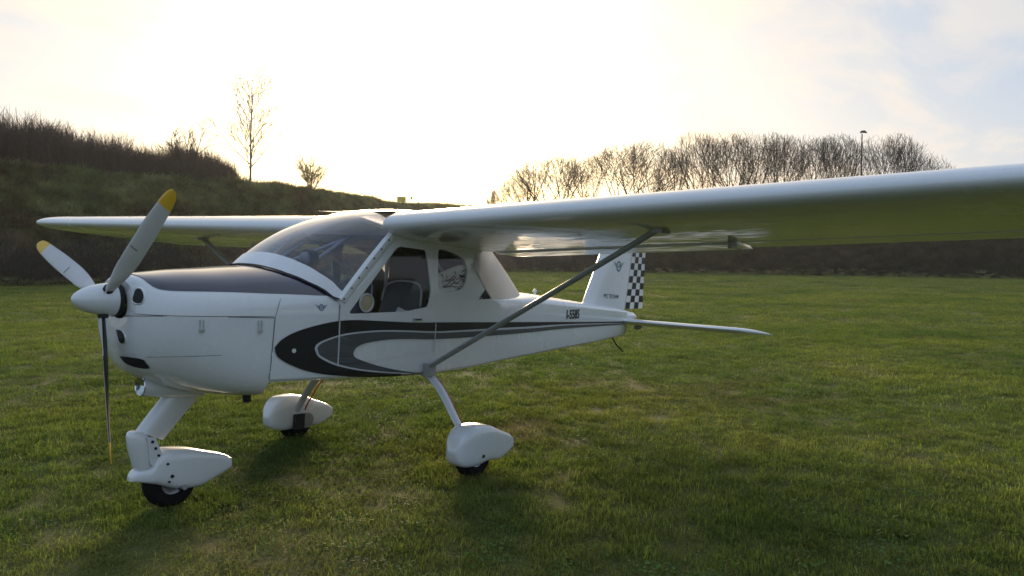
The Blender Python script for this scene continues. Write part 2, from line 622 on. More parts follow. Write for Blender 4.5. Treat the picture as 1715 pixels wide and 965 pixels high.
doorwin = rounded([(1.405, 1.098), (1.824, 1.540), (2.098, 1.528), (2.152, 1.245), (2.128, 1.140), (1.90, 1.108)], .035)
rearwin = rounded([(2.218, 1.548), (2.35, 1.532), (2.50, 1.488), (2.548, 1.40), (2.515, 1.30), (2.46, 1.258), (2.34, 1.242), (2.222, 1.25)], .04)
cab_out = [(1.345, 1.18), (1.77, 1.617), (1.80, 1.66), (2.729, 1.60), (2.68, 1.545), (2.61, 1.50), (2.60, 1.45), (2.66, 1.37), (2.76, 1.268), (2.715, 1.186), (2.715, 1.14), (2.25, 1.03), (1.36, 1.03)]
door_out = rounded([(1.362, 1.165), (1.366, .785), (1.613, .792), (2.168, .832), (2.203, 1.03), (2.172, 1.196), (2.160, 1.505), (2.10, 1.568), (1.815, 1.575), (1.40, 1.185)], .012, 2)
shrink = lambda pts, k: [(sum(p[0] for p in pts) / len(pts) * (1 - k) + x * k, sum(p[1] for p in pts) / len(pts) * (1 - k) + z * k) for x, z in pts]
sides, doors = [], []
for fl in (False, True):
    sides.append(holed(cab_out, [shrink(doorwin, 1.05), rearwin], 0, .022, "cabin_side", [M['white2'], M['interior']], fl))
    d = holed(door_out, [doorwin], .0025, .0035, "door", [M['white']], fl)
    doors.append(d)
    for pts, off, par, nm in ((shrink(doorwin, 1.02), -.006, d, "window_pane"), (shrink(rearwin, 1.02), -.010, sides[-1], "window_pane")):
        bm = bmesh.new()
        vs = [bm.verts.new((x, tumble(x, z, off) * (-1 if fl else 1), z)) for x, z in pts]
        bm.faces.new(vs)
        me = bpy.data.meshes.new(nm); bm.to_mesh(me); bm.free()
        me.materials.append(M['glass'])
        o = bpy.data.objects.new(nm, me); col.objects.link(o); o.parent = par

# ---------------- everything a decal can lie on
bv, bf = [], []


def to_bvh(o, world_y=1):
    b = len(bv)
    for v in o.data.vertices:
        bv.append(v.co.copy())
    for p in o.data.polygons:
        bf.append([b + i for i in p.vertices])


for o in (ucowl, lcowl, fus, sides[0], doors[0]):
    to_bvh(o)
BVH = BVHTree.FromPolygons(bv, bf)


def pick(px, py, off=.004):
    d = ray_local(px, py)
    h, nrm, _, _ = BVH.ray_cast(CAML, d)
    if h is None:
        h = unp(px, py, 1, -.45); nrm = Vector((0, -1, 0))
    if nrm.dot(d) > 0:
        nrm = -nrm
    return h + nrm * off


def decal_strip(name, A, B, mat, off=.004, na=40, nb=5, parent=None, mirror=True):
    """ruled strip between two photo polylines, laid on the skin"""
    A = catmull([(x, y, 0) for x, y in A], na); B = catmull([(x, y, 0) for x, y in B], na)
    mb = MB()
    rows = [[pick(*(a.lerp(b, k / (nb - 1))).xy, off) for k in range(nb)] for a, b in zip(A, B)]
    mb.grid(rows)
    if mirror:
        mb.grid([[Vector((p.x, -p.y, p.z)) for p in r] for r in rows])
    return mb


def skin_line(pts, w, off=.005, n=None, smooth=True):
    """thin ribbon of width w metres following a photo polyline on the skin"""
    if smooth and len(pts) > 2:
        q = catmull([(x, y, 0) for x, y in pts], n or 24)
    else:
        q = []
        for a, b in zip(pts, pts[1:]):
            a, b = Vector((*a, 0)), Vector((*b, 0))
            k = max(2, int((b - a).length / 6))
            q += [a.lerp(b, i / k) for i in range(k)]
        q.append(Vector((*pts[-1], 0)))
    P = [pick(p.x, p.y, off) for p in q]
    rows = []
    for i, p in enumerate(P):
        t = (P[min(i + 1, len(P) - 1)] - P[max(i - 1, 0)]).normalized()
        _, nn, _, _ = BVH.find_nearest(p)
        s = nn.cross(t).normalized() * (w / 2)
        rows.append([p - s, p + s])
    mb = MB(); mb.grid(rows)
    return mb


# swoosh stripes
bo_up = [(1044, 538.5), (947, 539), (880, 539.3), (800, 539.5), (728.5, 539.8), (692, 540), (632, 537.3), (599, 535.8), (566, 537.5), (529.5, 544.8), (493, 556.4), (469.8, 569.6), (459.5, 582)]
bi_up = [(1044, 540.6), (947, 543), (880, 547.1), (844.5, 548.8), (768, 553), (726.8, 554.7), (678.7, 553.2), (635.6, 553), (592.5, 556.4), (566, 561.4), (539.4, 570.6), (529, 577), (526, 583)]
bo_dn = [(459.5, 582), (461, 591), (466, 599), (486.3, 611.1), (519.5, 622.7), (562.6, 628.4), (605.7, 630), (652, 629.4), (709, 625.6)]
bi_dn = [(526, 583), (528.5, 591), (534, 598.5), (559.3, 611), (599, 620), (652, 624.7), (690, 625.6), (709, 625.3)]
mb = decal_strip("", bo_up, bi_up, None, .0068, 90, 6)
q = decal_strip("", bo_dn, bi_dn, None, .0068, 50, 6)
mb.add(q.v, q.f)
part(mb, "black_stripe", M['black'], smooth=30)
li_up = [(1044, 541.4), (947, 545), (880, 550.4), (768, 555.9), (726.8, 557.5), (678.7, 555.9), (635.6, 555.6), (594, 559), (567.6, 563.7), (542.7, 572.3), (533, 578.5), (530.5, 583)]
li_dn = [(530.5, 583), (532.5, 590.5), (537.5, 596.6), (562.6, 608.8), (600.8, 617.7), (652, 622.6), (690, 624.6), (709, 625)]
mb = decal_strip("", bi_up, li_up, None, .0075, 90, 3)
q = decal_strip("", bi_dn, li_dn, None, .0075, 50, 3)
mb.add(q.v, q.f)
part(mb, "pale_pinstripe", M['silverline'], smooth=30)
gi_up = [(1044, 543.2), (947, 550), (880, 557), (801.4, 563.7), (726.8, 568), (685, 567.6), (645.5, 569), (609, 575.5), (595, 583), (590.5, 592)]
gi_dn = [(590.5, 592), (593, 597.5), (600, 601.5), (625.6, 610.5), (658.8, 618.5), (690, 623), (709, 624.7)]
mb = decal_strip("", li_up, gi_up, None, .0068, 90, 5)
q = decal_strip("", li_dn, gi_dn, None, .0068, 50, 5)
mb.add(q.v, q.f)
part(mb, "grey_stripe", M['grey'], smooth=30)

# dark anti-glare panel on the cowl and deck
edge = [(231, 459.5), (240, 467), (250, 476), (263, 483.5), (285, 487), (320, 488), (380, 489), (450, 491.5), (530, 494.3), (552, 496), (564, 505)]
ep = [pick(*e.xy, .003) for e in catmull([(x, y, 0) for x, y in edge], 34)]
mb = MB()


def deck_z(x, y):
    w = c_w(x) if x < .893 else f_w(x)
    q = max(0, 1 - (min(abs(y), w) / w) ** 2.35) ** (1 / 2.35)
    return ZC + (c_zt(x) - ZC) * q


rows = []
for p in ep:
    rows.append([Vector((p.x, p.y * (1 - 2 * k / 24), 0)) for k in range(25)])
    for q in rows[-1]:
        q.z = deck_z(q.x, q.y) + .0035
mb.grid([r for r in rows if r[0].x < 1.345])
part(mb, "antiglare_panel", M['navy'], smooth=60)

# ---------------- seams, latches, small marks on the cowl and side
mb = MB()
for pts, w in (([(460.5, 532.5), (450.7, 642)], .005), ([(209, 529), (310, 529.3), (460.5, 532.3)], .004),
               ([(244, 597.8), (300, 597), (372, 594.8)], .0022), ([(569, 507), (567.5, 537)], .006), ([(460.5, 532.5), (470, 500)], .0025)):
    q = skin_line(pts, w, .003, smooth=False); mb.add(q.v, q.f)
part(mb, "panel_seam", M['seam'], ucowl)
mb = MB()
for pts in ([(567.6, 538), (566.3, 575), (564.6, 613)], [(728.6, 541), (727, 568), (724.5, 590)]):
    part(skin_line(pts, .010, .0095), "door_gap", M['silverline'], doors[0])
for (u, v) in ((337.5, 544), (435, 545.5)):
    mb = MB()
    a, b = pick(u, v - 9, .0), pick(u, v + 10, .0)
    mb.tube([a + Vector((-.010, -.006, 0)), b + Vector((-.010, -.006, 0))], .0035, 6)
    mb.tube([a + Vector((.010, -.006, 0)), b + Vector((.010, -.006, 0))], .0035, 6)
    c = (a + b) / 2
    mb.box((c.x - .013, c.y - .012, b.z - .005), (c.x + .013, c.y + .002, b.z + .008))
    part(mb, "cowl_latch", M['alu'], ucowl)


def skin_poly(name, pts, mat, off=.003, n=28, parent=None, depth=0):
    P = [pick(p.x, p.y, off) for p in catmull([(x, y, 0) for x, y in pts + pts[:1]], n)[:-1]]
    c = sum(P, Vector()) / len(P)
    mb = MB()
    mid = [c.lerp(p, .55) for p in P]
    if depth:
        _, nn, _, _ = BVH.find_nearest(c)
        mb.add(P, [tuple(range(len(P)))])
    else:
        mb.add(P, [tuple(range(len(P)))])
    return part(mb, name, mat, parent, smooth=0)


inlet = [(214, 496), (216, 488), (220, 483.5), (226, 484), (230, 490), (231, 498), (228, 505), (223.5, 507), (217, 506), (213.5, 502)]
inlet = [(u + 10, v + 1) for u, v in inlet]


def inlet_part(pts, name, parent, lip=.012, both=True):
    P = [pick(p.x, p.y, .002) for p in catmull([(x, y, 0) for x, y in pts + pts[:1]], 29)[:-1]]
    c = sum(P, Vector()) / len(P)
    _, nn, _, _ = BVH.find_nearest(c)
    if nn.dot(CAML - c) < 0:
        nn = -nn
    mb = MB()
    P2 = [p + (p - c).normalized() * lip - nn * .006 for p in P]
    P1 = [p + (p - c).normalized() * lip * .4 + nn * .005 for p in P]
    mb.grid([P2, P1, P], True, 0)
    cu, cv = sum(p[0] for p in pts) / len(pts), sum(p[1] for p in pts) / len(pts)
    px_ = catmull([(x, y, 0) for x, y in pts + pts[:1]], 29)[:-1]
    rr = [[pick(cu + (p.x - cu) * f, cv + (p.y - cv) * f, .0035) for p in px_] for f in (1.0, .75, .5, .25, .02)]
    mb.grid(rr, True, 1)
    
    o = part(mb, name, [M['white'], M['matblack']], parent, smooth=50)
    if not both:
        return
    # matching opening on the far side
    mb3 = MB(); mb3.add([(x, -y, z) for x, y, z in mb.v], mb.f); mb3.m = list(mb.m)
    part(mb3, name, [M['white'], M['matblack']], parent, smooth=50)


inlet_part(inlet, "cooling_inlet", ucowl)
inlet_part([(187 + 9, 541.5 + 11), (193 + 11, 543 + 11), (198 + 11, 549 + 11), (200 + 11, 556 + 11), (199 + 11, 560.5 + 13), (192 + 10, 561 + 13), (189 + 9, 552 + 12)], "cooling_slot", lcowl, .005, False)
chin = [(201.5, 596), (220, 598), (240, 601.5), (245, 607), (251, 616), (236, 616), (221, 612.5), (209, 606)]
cu, cv = 225, 606
ch_px = catmull([(x, y, 0) for x, y in chin + chin[:1]], 33)[:-1]
mb = MB()
mb.grid([[pick(cu + (p.x - cu) * f, cv + (p.y - cv) * f, .004) for p in ch_px] for f in (1, .75, .5, .25, .02)], True)
part(mb, "oil_cooler_intake", M['matblack'], lcowl, smooth=0)

# white filler cap in the black nose of the stripe, windscreen-post screws
c = pick(491, 587.3, .006)
mb = MB(); mb.lathe([(-.006, .0), (-.006, .013), (.006, .013)], 16, 'y', c); part(mb, "drain_plug", M['white2'], fus)

# door handle
mb = MB(); a, b = pick(691, 535.5, .004), pick(706, 537.5, .004)
mb.box((a.x, a.y - .014, a.z - .010), (b.x, a.y + .002, a.z + .012))
part(mb, "door_handle", M['alu'], doors[0])
mb = MB(); mb.box((a.x + .006, a.y - .0165, a.z - .004), (b.x - .02, a.y - .0145, a.z + .006))
part(mb, "handle_recess", M['matblack'], doors[0])

# ---------------- windscreen
bs_tab = ([0, .2, .32, .42, .5, .53], [1.045, 1.055, 1.105, 1.19, 1.31, 1.35])


def ws_pt(s, t):
    y = .53 * s
    bx = float(np.interp(abs(y), *bs_tab)); bz = deck_z(min(bx, 1.36), y) + .004
    if abs(s) > .985:
        bz = 1.18
    k = 1 - abs(s) ** 3
    B = Vector((bx, y, bz)); T = Vector((1.79 + .60 * k, y * .96, 1.632 + .198 * (1 - abs(s) ** 2.4)))
    side = B.lerp(T, .5) + Vector((-.01, 0, .012)); mid = Vector((1.50, y, 1.80))
    C = side.lerp(mid, (1 - abs(s) ** 2.6))
    return B * (1 - t) ** 2 + C * 2 * t * (1 - t) + T * t * t


NS, NTT = 40, 18
ss = [-1 + 2 * k / NS for k in range(NS + 1)]
ts = [k / NTT for k in range(NTT + 1)]
t0 = lambda s: .10 - .015 * abs(s)
mb = MB(); mb.grid([[ws_pt(s, t0(s) + (1 - t0(s)) * t) for s in ss] for t in ts])
wsc = part(mb, "windscreen", M['wsglass'], smooth=60)
mb = MB(); mb.grid([[ws_pt(s, t0(s) * t / 3 + .002) + Vector((-.003, 0, .004)) for s in ss] for t in range(4)])
part(mb, "windscreen_base_frame", M['white'], wsc, smooth=60)
mb = MB()
rows = []
for s in ss:
    p = ws_pt(s, 0)
    rows.append([p + Vector((-.028, s * .004, .006)), p + Vector((-.012, s * .004, .012)), p + Vector((.004, 0, .004))])
mb.grid([[r[k] for r in rows] for k in range(3)])
part(mb, "windscreen_seal", M['matblack'], wsc, smooth=60)
# side posts carrying the screws
for sg in (-1, 1):
    mb = MB()
    rows = []
    for t in [k / 14 for k in range(15)]:
        p = ws_pt(sg, t)
        rows.append([p + Vector((-.026, sg * -.012, .010)), p + Vector((-.010, sg * .010, .006)), p + Vector((.020, sg * .012, -.010)), p + Vector((.03, sg * .004, -.02))])
    mb.grid(rows)
    post = part(mb, "windscreen_post", M['white'], wsc, smooth=50)
    for t in (.03, .17, .31, .45, .59, .73, .87):
        p = ws_pt(sg, t) + Vector((-.002, sg * .0135, -.002))
        mb = MB(); mb.lathe([(sg * .003, 0), (sg * .003, .006), (-sg * .004, .006)], 8, 'y', p)
        part(mb, "screw", M['seam'], wsc)

# ---------------- cabin roof between the wings, rear canopy
SL = .1


def wing_zl(y):
    return 1.645 + .031 * abs(y) - .031 * y


mb = MB()
rows = []
for x in [1.78, 1.95, 2.15, 2.4, 2.65, 2.9, 3.12, 3.3]:
    edge_z = float(np.interp(x, [1.75, 1.95, 2.25, 2.6, 3.0, 3.3], [1.70, 1.785, 1.80, 1.74, 1.63, 1.555]))
    hump = float(np.interp(x, [1.75, 1.95, 2.3, 2.8, 3.3], [.0, .0, .02, .02, 0]))
    hw = float(np.interp(x, [1.7, 2.7, 3.3], [.51, .50, .10]))
    rows.append([Vector((x, -hw * math.cos(math.pi * k / 16), edge_z + hump * math.sin(math.pi * k / 16))) for k in range(17)])
mb.grid(rows[1:])
mb.grid([[Vector((p.x, p.y, min(p.z - .03, 1.60 - .02 * (p.x - 2)))) for p in r] for r in rows], mi=1)
part(mb, "cabin_roof", [M['white2'], M['interior']], smooth=40)

# upper cabin sides closing up to the wing skin (fairing under the wing root)
for sg in (-1, 1):
    mb = MB()
    rows = []
    for k in range(8):
        x = 1.80 + k * (2.72 - 1.80) / 7
        zt = wing_zl(sg * .5) - SL * (x - 1.69) + .02
        yb = tumble(x, 1.56, 0)
        r = []
        for j in range(6):
            a = j / 5
            r.append(Vector((x, (yb - .05 * a ** 2.2) * -sg, 1.56 - .02 * (x - 1.8) + (zt - 1.545) * a ** .8)))
        rows.append(r)
    mb.grid(rows)
    last = rows[-1]
    mb.grid([last, [Vector((p.x + .01, p.y * .8, p.z)) for p in last]])
    part(mb, "wing_root_fairing", M['white2'], smooth=60)

# rear canopy: pale translucent panel sloping down to the turtle deck
base_c = [(2.70, .512, 1.186), (2.95, .475, 1.186), (3.2, .42, 1.19), (3.45, .33, 1.20), (3.62, .2, 1.222), (3.76, 0.0, 1.236)]
top_c = [(2.60, .508, 1.50), (2.66, .498, 1.555), (2.85, .42, 1.57), (3.08, .30, 1.565), (3.25, .16, 1.56), (3.36, 0.0, 1.558)]
bc = catmull(base_c, 18); tcv = catmull(top_c, 18)
for sg in (-1, 1):
    mb = MB()
    rows = []
    for k in range(9):
        t = k / 8
        rows.append([Vector((b.lerp(a, t).x, sg * (b.lerp(a, t).y + .006 * math.sin(math.pi * t)), b.lerp(a, t).z + .004 * math.sin(math.pi * t))) for b, a in zip(bc, tcv)])
    mb.grid(rows)
    rc = part(mb, "rear_canopy", M['canopy'] if 'canopy' in M else M['cloth'], smooth=60)
    if sg < 0:
        to_bvh(rc)
BVH = BVHTree.FromPolygons(bv, bf)
P = [pick(u, v, .004) for u, v in ((812, 484), (807, 493), (802, 501.5), (812, 501), (822.5, 500.5), (817, 492))]
mb = MB(); mb.add(P, [tuple(range(6))])
part(mb, "rear_quarter_window", M['matblack'], smooth=0)
mb = MB(); mb.add([(p.x, -p.y, p.z) for p in P], [tuple(range(6))])
part(mb, "rear_quarter_window", M['matblack'], smooth=0)
mb = MB(); mb.grid([[Vector((b.x + o_, sg2 * 0 + 0.012 * j, b.z + .006)) for j in (-1, 1)] for o_, b, sg2 in [(.0, Vector((3.36 + (3.76 - 3.36) * k / 8, 0, 1.558 + (1.236 - 1.558) * k / 8 + .008 * math.sin(math.pi * k / 8))), 1) for k in range(9)]])
part(mb, "canopy_spine", M['white'], smooth=60)

q = [pick(u, v, .006) for u, v in ((790, 442), (798, 456), (806, 472), (812, 484), (822, 500))]
mb = MB(); mb.tube(q, .006, 6)
part(mb, "canopy_frame", M['white2'], smooth=60)

# ---------------- spinner and propeller
HZ = 1.147
prof = [(0.0, .0005), (.004, .014), (.015, .030), (.035, .046), (.065, .062), (.10, .074), (.14, .083), (.18, .0885), (.213, .090)]
mb = MB(); mb.lathe(prof, 40, 'x', (0, 0, HZ))
spin = part(mb, "spinner", M['white'], smooth=50)
mb = MB(); mb.lathe([(.2135, .05), (.2135, .0925), (.236, .0925), (.238, .06), (.255, .06)], 40, 'x', (0, 0, HZ))
part(mb, "spinner_backplate", M['matblack'], spin, smooth=40)

R0, RT, HX = .062, .868, .158
ch = pchip([.06, .10, .16, .25, .38, .52, .66, .78, .84, .868], [.044, .046, .062, .086, .100, .100, .092, .078, .060, .024])
pit = pchip([.06, .2, .4, .6, .868], [50, 42, 35, 31, 27])
sec = [(0, 0), (.04, .5), (.15, .85), (.35, 1), (.6, .8), (.85, .35), (1, 0), (.7, -.12), (.4, -.15), (.15, -.18)]


def blade_mesh(a, r0, r1, n):
    rad = Vector((0, math.sin(a), math.cos(a)))
    tan = Vector((0, rad.z, -rad.y))
    rows = []
    for k in range(n + 1):
        r = r0 + (r1 - r0) * k / n
        c, b = ch(r), RAD(pit(r))
        th = c * (.10 if r > .24 else .10 + .62 * (.24 - r) / .18)
        lead = tan * math.cos(b) - Vector((1, 0, 0)) * math.sin(b)
        nrm = -(tan * math.sin(b) + Vector((1, 0, 0)) * math.cos(b))      # forward (suction) face
        sw = .02 * (max(r - .6, 0) / .27) ** 2
        c0 = Vector((HX, 0, HZ)) + rad * r + lead * (c * .38 - sw * .4)
        rows.append([c0 - lead * (u * c) + nrm * (v * th) for u, v in sec])
    return rows


for a in (RAD(11.8 - 60), RAD(11.8 + 60), RAD(191.8)):
    mb = MB()
    rows = blade_mesh(a, R0, .755, 26)
    n = len(sec)
    vs = [p for r in rows for p in r]
    for i in range(len(rows) - 1):
        pass
    fs, mi = [], []
    for i in range(len(rows) - 1):
        for j in range(n):
            q = (i * n + j, i * n + (j + 1) % n, (i + 1) * n + (j + 1) % n, (i + 1) * n + j)
            fs.append(q)
            r = R0 + (.755 - R0) * (i + .5) / 26
            mi.append(1 if (j >= 6 or (j == 0 and r > .3)) else 0)
    mb.add(vs, fs); mb.m = mi
    mb.add(rows[-1], [tuple(range(n))], 0)
    bl = part(mb, "propeller_blade", [M['blade'], M['bladeback']], smooth=45)
    mb = MB(); mb.grid(blade_mesh(a, .756, RT, 10), True, cap0=True, cap1=True)
    part(mb, "blade_tip", M['yellow'], bl, smooth=45)
    rad = Vector((0, math.sin(a), math.cos(a)))
    mb = MB(); mb.tube([Vector((HX, 0, HZ)) + rad * .045, Vector((HX, 0, HZ)) + rad * .100], [.030, .026], 16)
    part(mb, "blade_root", M['matblack'], bl, smooth=45)
    # small maker's mark across the blade
    r_ = .43; b = RAD(pit(r_)); tan = Vector((0, rad.z, -rad.y))
    lead = tan * math.cos(b) - Vector((1, 0, 0)) * math.sin(b); nrm = -(tan * math.sin(b) + Vector((1, 0, 0)) * math.cos(b))
    c0 = Vector((HX, 0, HZ)) + rad * r_ + lead * (ch(r_) * .0) + nrm * (ch(r_) * .10 + .001)
    mb = MB(); mb.add([c0 - lead * .022 - rad * .003, c0 + lead * .022 - rad * .003, c0 + lead * .022 + rad * .003, c0 - lead * .022 + rad * .003], [(0, 1, 2, 3)])
    part(mb, "blade_decal", M['grey'], bl, smooth=0)

# ---------------- wings
CH = 1.39
AF = [1.0, .95, .9, .84, .79]
xcs = [0, .004, .012, .025, .045, .075, .11, .16, .22, .30, .40, .52, .64, .72, .78]


def naca(xc, up):
    m_, p_, t_ = .035, .4, .145
    yt = 5 * t_ * (.2969 * math.sqrt(xc) - .126 * xc - .3516 * xc ** 2 + .2843 * xc ** 3 - .1036 * xc ** 4)
    yc = m_ / p_ ** 2 * (2 * p_ * xc - xc * xc) if xc < p_ else m_ / (1 - p_) ** 2 * (1 - 2 * p_ + 2 * p_ * xc - xc * xc)
    return yc + yt if up else yc - yt


def wing_row(y, cut=.78, x0=0., c=CH, xle=1.69, sc_t=1.0):
    xc = [v for v in xcs if v < cut] + [cut]
    if cut > .8:
        xc = xcs + [.86, .93, 1.0]
    up = [(v, naca(v, True)) for v in reversed(xc)]
    lo = [(v, naca(v, False)) for v in xc[1:]]
    sc_t *= 1 - .17 * max(0, abs(y) - .6) / 4      # the section thins towards the tip
    return [Vector((xle + v * c, y, wing_zl(y) - SL * (xle - 1.69 + v * c) + h * c * sc_t)) for v, h in up + lo]


def flap_row(y, x0, x1, dz):
    pts = []
    xs = [x0 + .006, x0 + .02, x0 + .06, x0 + .12, 1.0]
    up = [(v, naca(v, True)) for v in reversed(xs)]
    lo = [(v, naca(v, False)) for v in xs]
    up[-1] = (x0 + .006, naca(x0, True) * .35 + naca(x0, False) * .65)
    return [Vector((1.69 + v * CH, y, wing_zl(y) - SL * v * CH + h * CH * (1 - .17 * max(0, abs(y) - .6) / 4) - dz - dz * 1.5 * (v - x0))) for v, h in up + lo[1:]]


YT = 4.38
for sg in (-1, 1):
    mb = MB()
    ys = [.50 if sg < 0 else .33, .6, .8, 1.2, 1.8, 2.3, 2.8, 3.4, 3.9, YT]
    mb.grid([wing_row(sg * y) for y in ys], True, cap0=True, cap1=True)
    wing = part(mb, "wing", M['wing'], smooth=40)
    mb = MB()
    rows = []
    for k in range(9):
        a = k / 8
        y = YT + .30 * math.sin(a * math.pi / 2)
        sh = math.cos(a * math.pi / 2)
        c = .62 + (CH - .62) * sh ** .8 if a < 1 else .60
        rows.append(wing_row(sg * (y + .001), 1.0, 0, c, 1.69 + .02 * a ** 6, max(sh, .10) ** .25 * (CH / c) ** .85))
    mb.grid(rows, True, cap0=True, cap1=True)
    part(mb, "wing_tip", M['wing'], wing, smooth=50)
    mb = MB(); mb.grid([flap_row(sg * y, .785, 1, .010) for y in (.56, .9, 1.4, 1.9, 2.44)], True, cap0=True, cap1=True)
    part(mb, "flap", M['wing'], wing, smooth=40)
    mb = MB(); mb.grid([flap_row(sg * y, .785, 1, .002) for y in (2.46, 3.0, 3.6, 4.1, YT - .01)], True, cap0=True, cap1=True)
    part(mb, "aileron", M['wing'], wing, smooth=40)
    # hinge bracket and rod under the flap/aileron joint
    yb = sg * 2.42
    zb_ = wing_zl(yb) - SL * 1.12 + naca(.78, False) * CH
    mb = MB(); mb.box((2.74, yb - .012, zb_ - .035), (2.83, yb + .012, zb_ + .005))
    mb.tube([(2.80, yb, zb_ - .025), (2.95, yb, zb_ - .032)], .005, 6)
    part(mb, "aileron_hinge", M['strut'], wing, smooth=40)
    # lift strut, streamlined tube
    zt_ = wing_zl(sg * 2.27) - SL * .43 + naca(.31, False) * CH * .93
    A, B = Vector((2.135, sg * .548, .715 if sg < 0 else .70)), Vector((2.115, sg * 2.27, zt_ + .012))
    mb = MB()
    d = (B - A).normalized(); s = d.cross(Vector((1, 0, 0))).normalized()
    rows = []
    for t in [0, .02, .25, .5, .75, .98, 1]:
        p = A.lerp(B, t)
        k = .7 if t in (0, 1) else 1
        rows.append([p + Vector((u * .036 * k, 0, 0)) + s * (v * .0165) for u, v in [(-1, 0), (-.8, .6), (-.35, 1), (.2, .85), (.7, .4), (1.05, 0), (.7, -.4), (.2, -.85), (-.35, -1), (-.8, -.6)]])
    mb.grid(rows, True, cap0=True, cap1=True)
    st = part(mb, "lift_strut", M['strut'], smooth=50)
    mb = MB(); mb.box((A.x - .035, min(A.y, A.y + sg * .03) - .012, A.z - .05), (A.x + .04, max(A.y, A.y + sg * .03) + .006, A.z + .035))
    part(mb, "strut_fitting", M['strut'], st)
    mb = MB(); mb.box((B.x - .05, B.y - .03, B.z - .028), (B.x + .055, B.y + .03, B.z + .008))
    part(mb, "strut_end_fairing", M['strut'], st)

# ---------------- tail
fin_z = [1.06, 1.115, 1.30, 1.50, 1.70, 1.90, 2.02]
le = lambda z: 4.965 + (z - 1.115) * .563
hinge = lambda z: 5.785 + (z - 1.03) * .185
te = lambda z: 6.262 - (z - 1.03) * .004
prof_f = [(0, 0), (.03, .45), (.10, .8), (.25, 1), (.5, .95), (.8, .75), (1, .62)]
mb = MB()
rows = []
for z in fin_z:
    x0, x1 = le(z), hinge(z) - .006
    T = .052 - .022 * (z - 1.1) / .9
    u = [Vector((x0 + (x1 - x0) * a, -T * b, z)) for a, b in prof_f]
    rows.append(u + [Vector((p.x, -p.y, p.z)) for p in reversed(u[1:])])
mb.grid(rows, True, cap0=True, cap1=True)
fin = part(mb, "fin", M['white'], smooth=40)
rz = [1.065, 1.2, 1.4, 1.6, 1.8, 2.01]
mb = MB()


def rud_y(x, z):
    x0, x1 = hinge(z) + .006, te(z)
    T = .62 * (.052 - .022 * (z - 1.1) / .9)
    return T * (1 - (x - x0) / (x1 - x0)) + .003


rows = []
for z in rz:
    x0, x1 = hinge(z) + .006, te(z)
    u = [Vector((x0 + (x1 - x0) * a, -rud_y(x0 + (x1 - x0) * a, z), z)) for a in (0, .3, .65, 1)]
    rows.append(u + [Vector((p.x, -p.y, p.z)) for p in reversed(u)])
mb.grid(rows, True, cap0=True, cap1=True)
rud = part(mb, "rudder", M['white2'], smooth=40)
mb = MB()
NR, NCOL = 13, 4
for i in range(NR):
    for j in range(NCOL):
        if (i + j) % 2:
            continue
        z0, z1 = 1.066 + (2.008 - 1.066) * i / NR, 1.066 + (2.008 - 1.066) * (i + 1) / NR
        for s in (-1, 1):
            q = []
            for z, k in ((z0, j), (z0, j + 1), (z1, j + 1), (z1, j)):
                x = hinge(z) + .008 + (te(z) - hinge(z) - .010) * k / NCOL
                q.append((x, s * (rud_y(x, z) + .002), z))
            mb.add(q, [(0, 1, 2, 3)])
part(mb, "checker_pattern", M['black'], rud, smooth=0, fix=False)
# fairing the fin and tailplane grow out of
mb = MB()
rows = []
for x, w, h0, h1 in ((5.35, .10, .90, 1.078), (5.6, .115, .915, 1.06), (5.8, .11, .92, 1.052), (5.95, .09, .93, 1.03), (6.04, .06, .945, 1.0), (6.07, .02, .965, .98)):
    rows.append([Vector((x, w * spow(math.cos(2 * math.pi * k / 20), .8), (h0 + h1) / 2 + (h1 - h0) / 2 * spow(math.sin(2 * math.pi * k / 20), .8))) for k in range(20)])
mb.grid(rows, True, cap0=True, cap1=True)
part(mb, "tail_fairing", M['white'], smooth=50)
# all-moving tailplane
for sg in (-1, 1):
    mb = MB()
    rows = []
    for y, x0, x1, tt in ((.09, 5.60, 6.28, .034), (.5, 5.61, 6.28, .034), (1.0, 5.625, 6.28, .033), (1.36, 5.64, 6.28, .032), (1.43, 5.72, 6.285, .026), (1.485, 5.95, 6.29, .016), (1.505, 6.15, 6.29, .007)):
        r = []
        for a, b in [(1, .06), (.7, .55), (.35, 1), (.12, .8), (.03, .45), (0, 0), (.03, -.45), (.12, -.8), (.35, -1), (.7, -.55), (1, -.06)]:
            x = x0 + (x1 - x0) * a
            r.append(Vector((x, sg * y, .945 + .012 * y - (x - 5.6) * .085 + b * tt)))
        rows.append(r)
    mb.grid(rows, True, cap0=True, cap1=True)
    part(mb, "tailplane", M['wing'], smooth=40)
# rear bumper wire, trim horn, deck aerial
mb = MB(); mb.tube([(5.58, 0, .79), (5.66, -.03, .68), (5.78, -.05, .60)], .008, 6); part(mb, "tail_skid", M['matblack'])
mb = MB(); mb.lathe([(-.05, .004), (-.03, .035), (.02, .035), (.05, .004)], 12, 'x', (6.02, -.09, .87)); part(mb, "mass_balance", M['strut'])
mb = MB(); mb.lathe([(0, .012), (.03, .012), (.045, .02), (.06, .012), (.066, 0)], 12, 'z', (4.13, 0, 1.195)); part(mb, "tail_beacon", M['white2'])


def text_mesh(body, size, mapper, bold=0.0, spacing=1.0):
    cu = bpy.data.curves.new("t", 'FONT')
    cu.body = body; cu.size = size; cu.space_character = spacing; cu.offset = bold; cu.resolution_u = 3
    to = bpy.data.objects.new("t", cu); col.objects.link(to)
    bpy.context.view_layer.update()
    me = to.evaluated_get(bpy.context.evaluated_depsgraph_get()).to_mesh()
    mb = MB(); mb.add([mapper(v.co.x, v.co.y) for v in me.vertices], [tuple(p.vertices) for p in me.polygons])
    wid = max(v.co.x for v in me.vertices)
    bpy.data.objects.remove(to); bpy.data.curves.remove(cu)
    return mb, wid


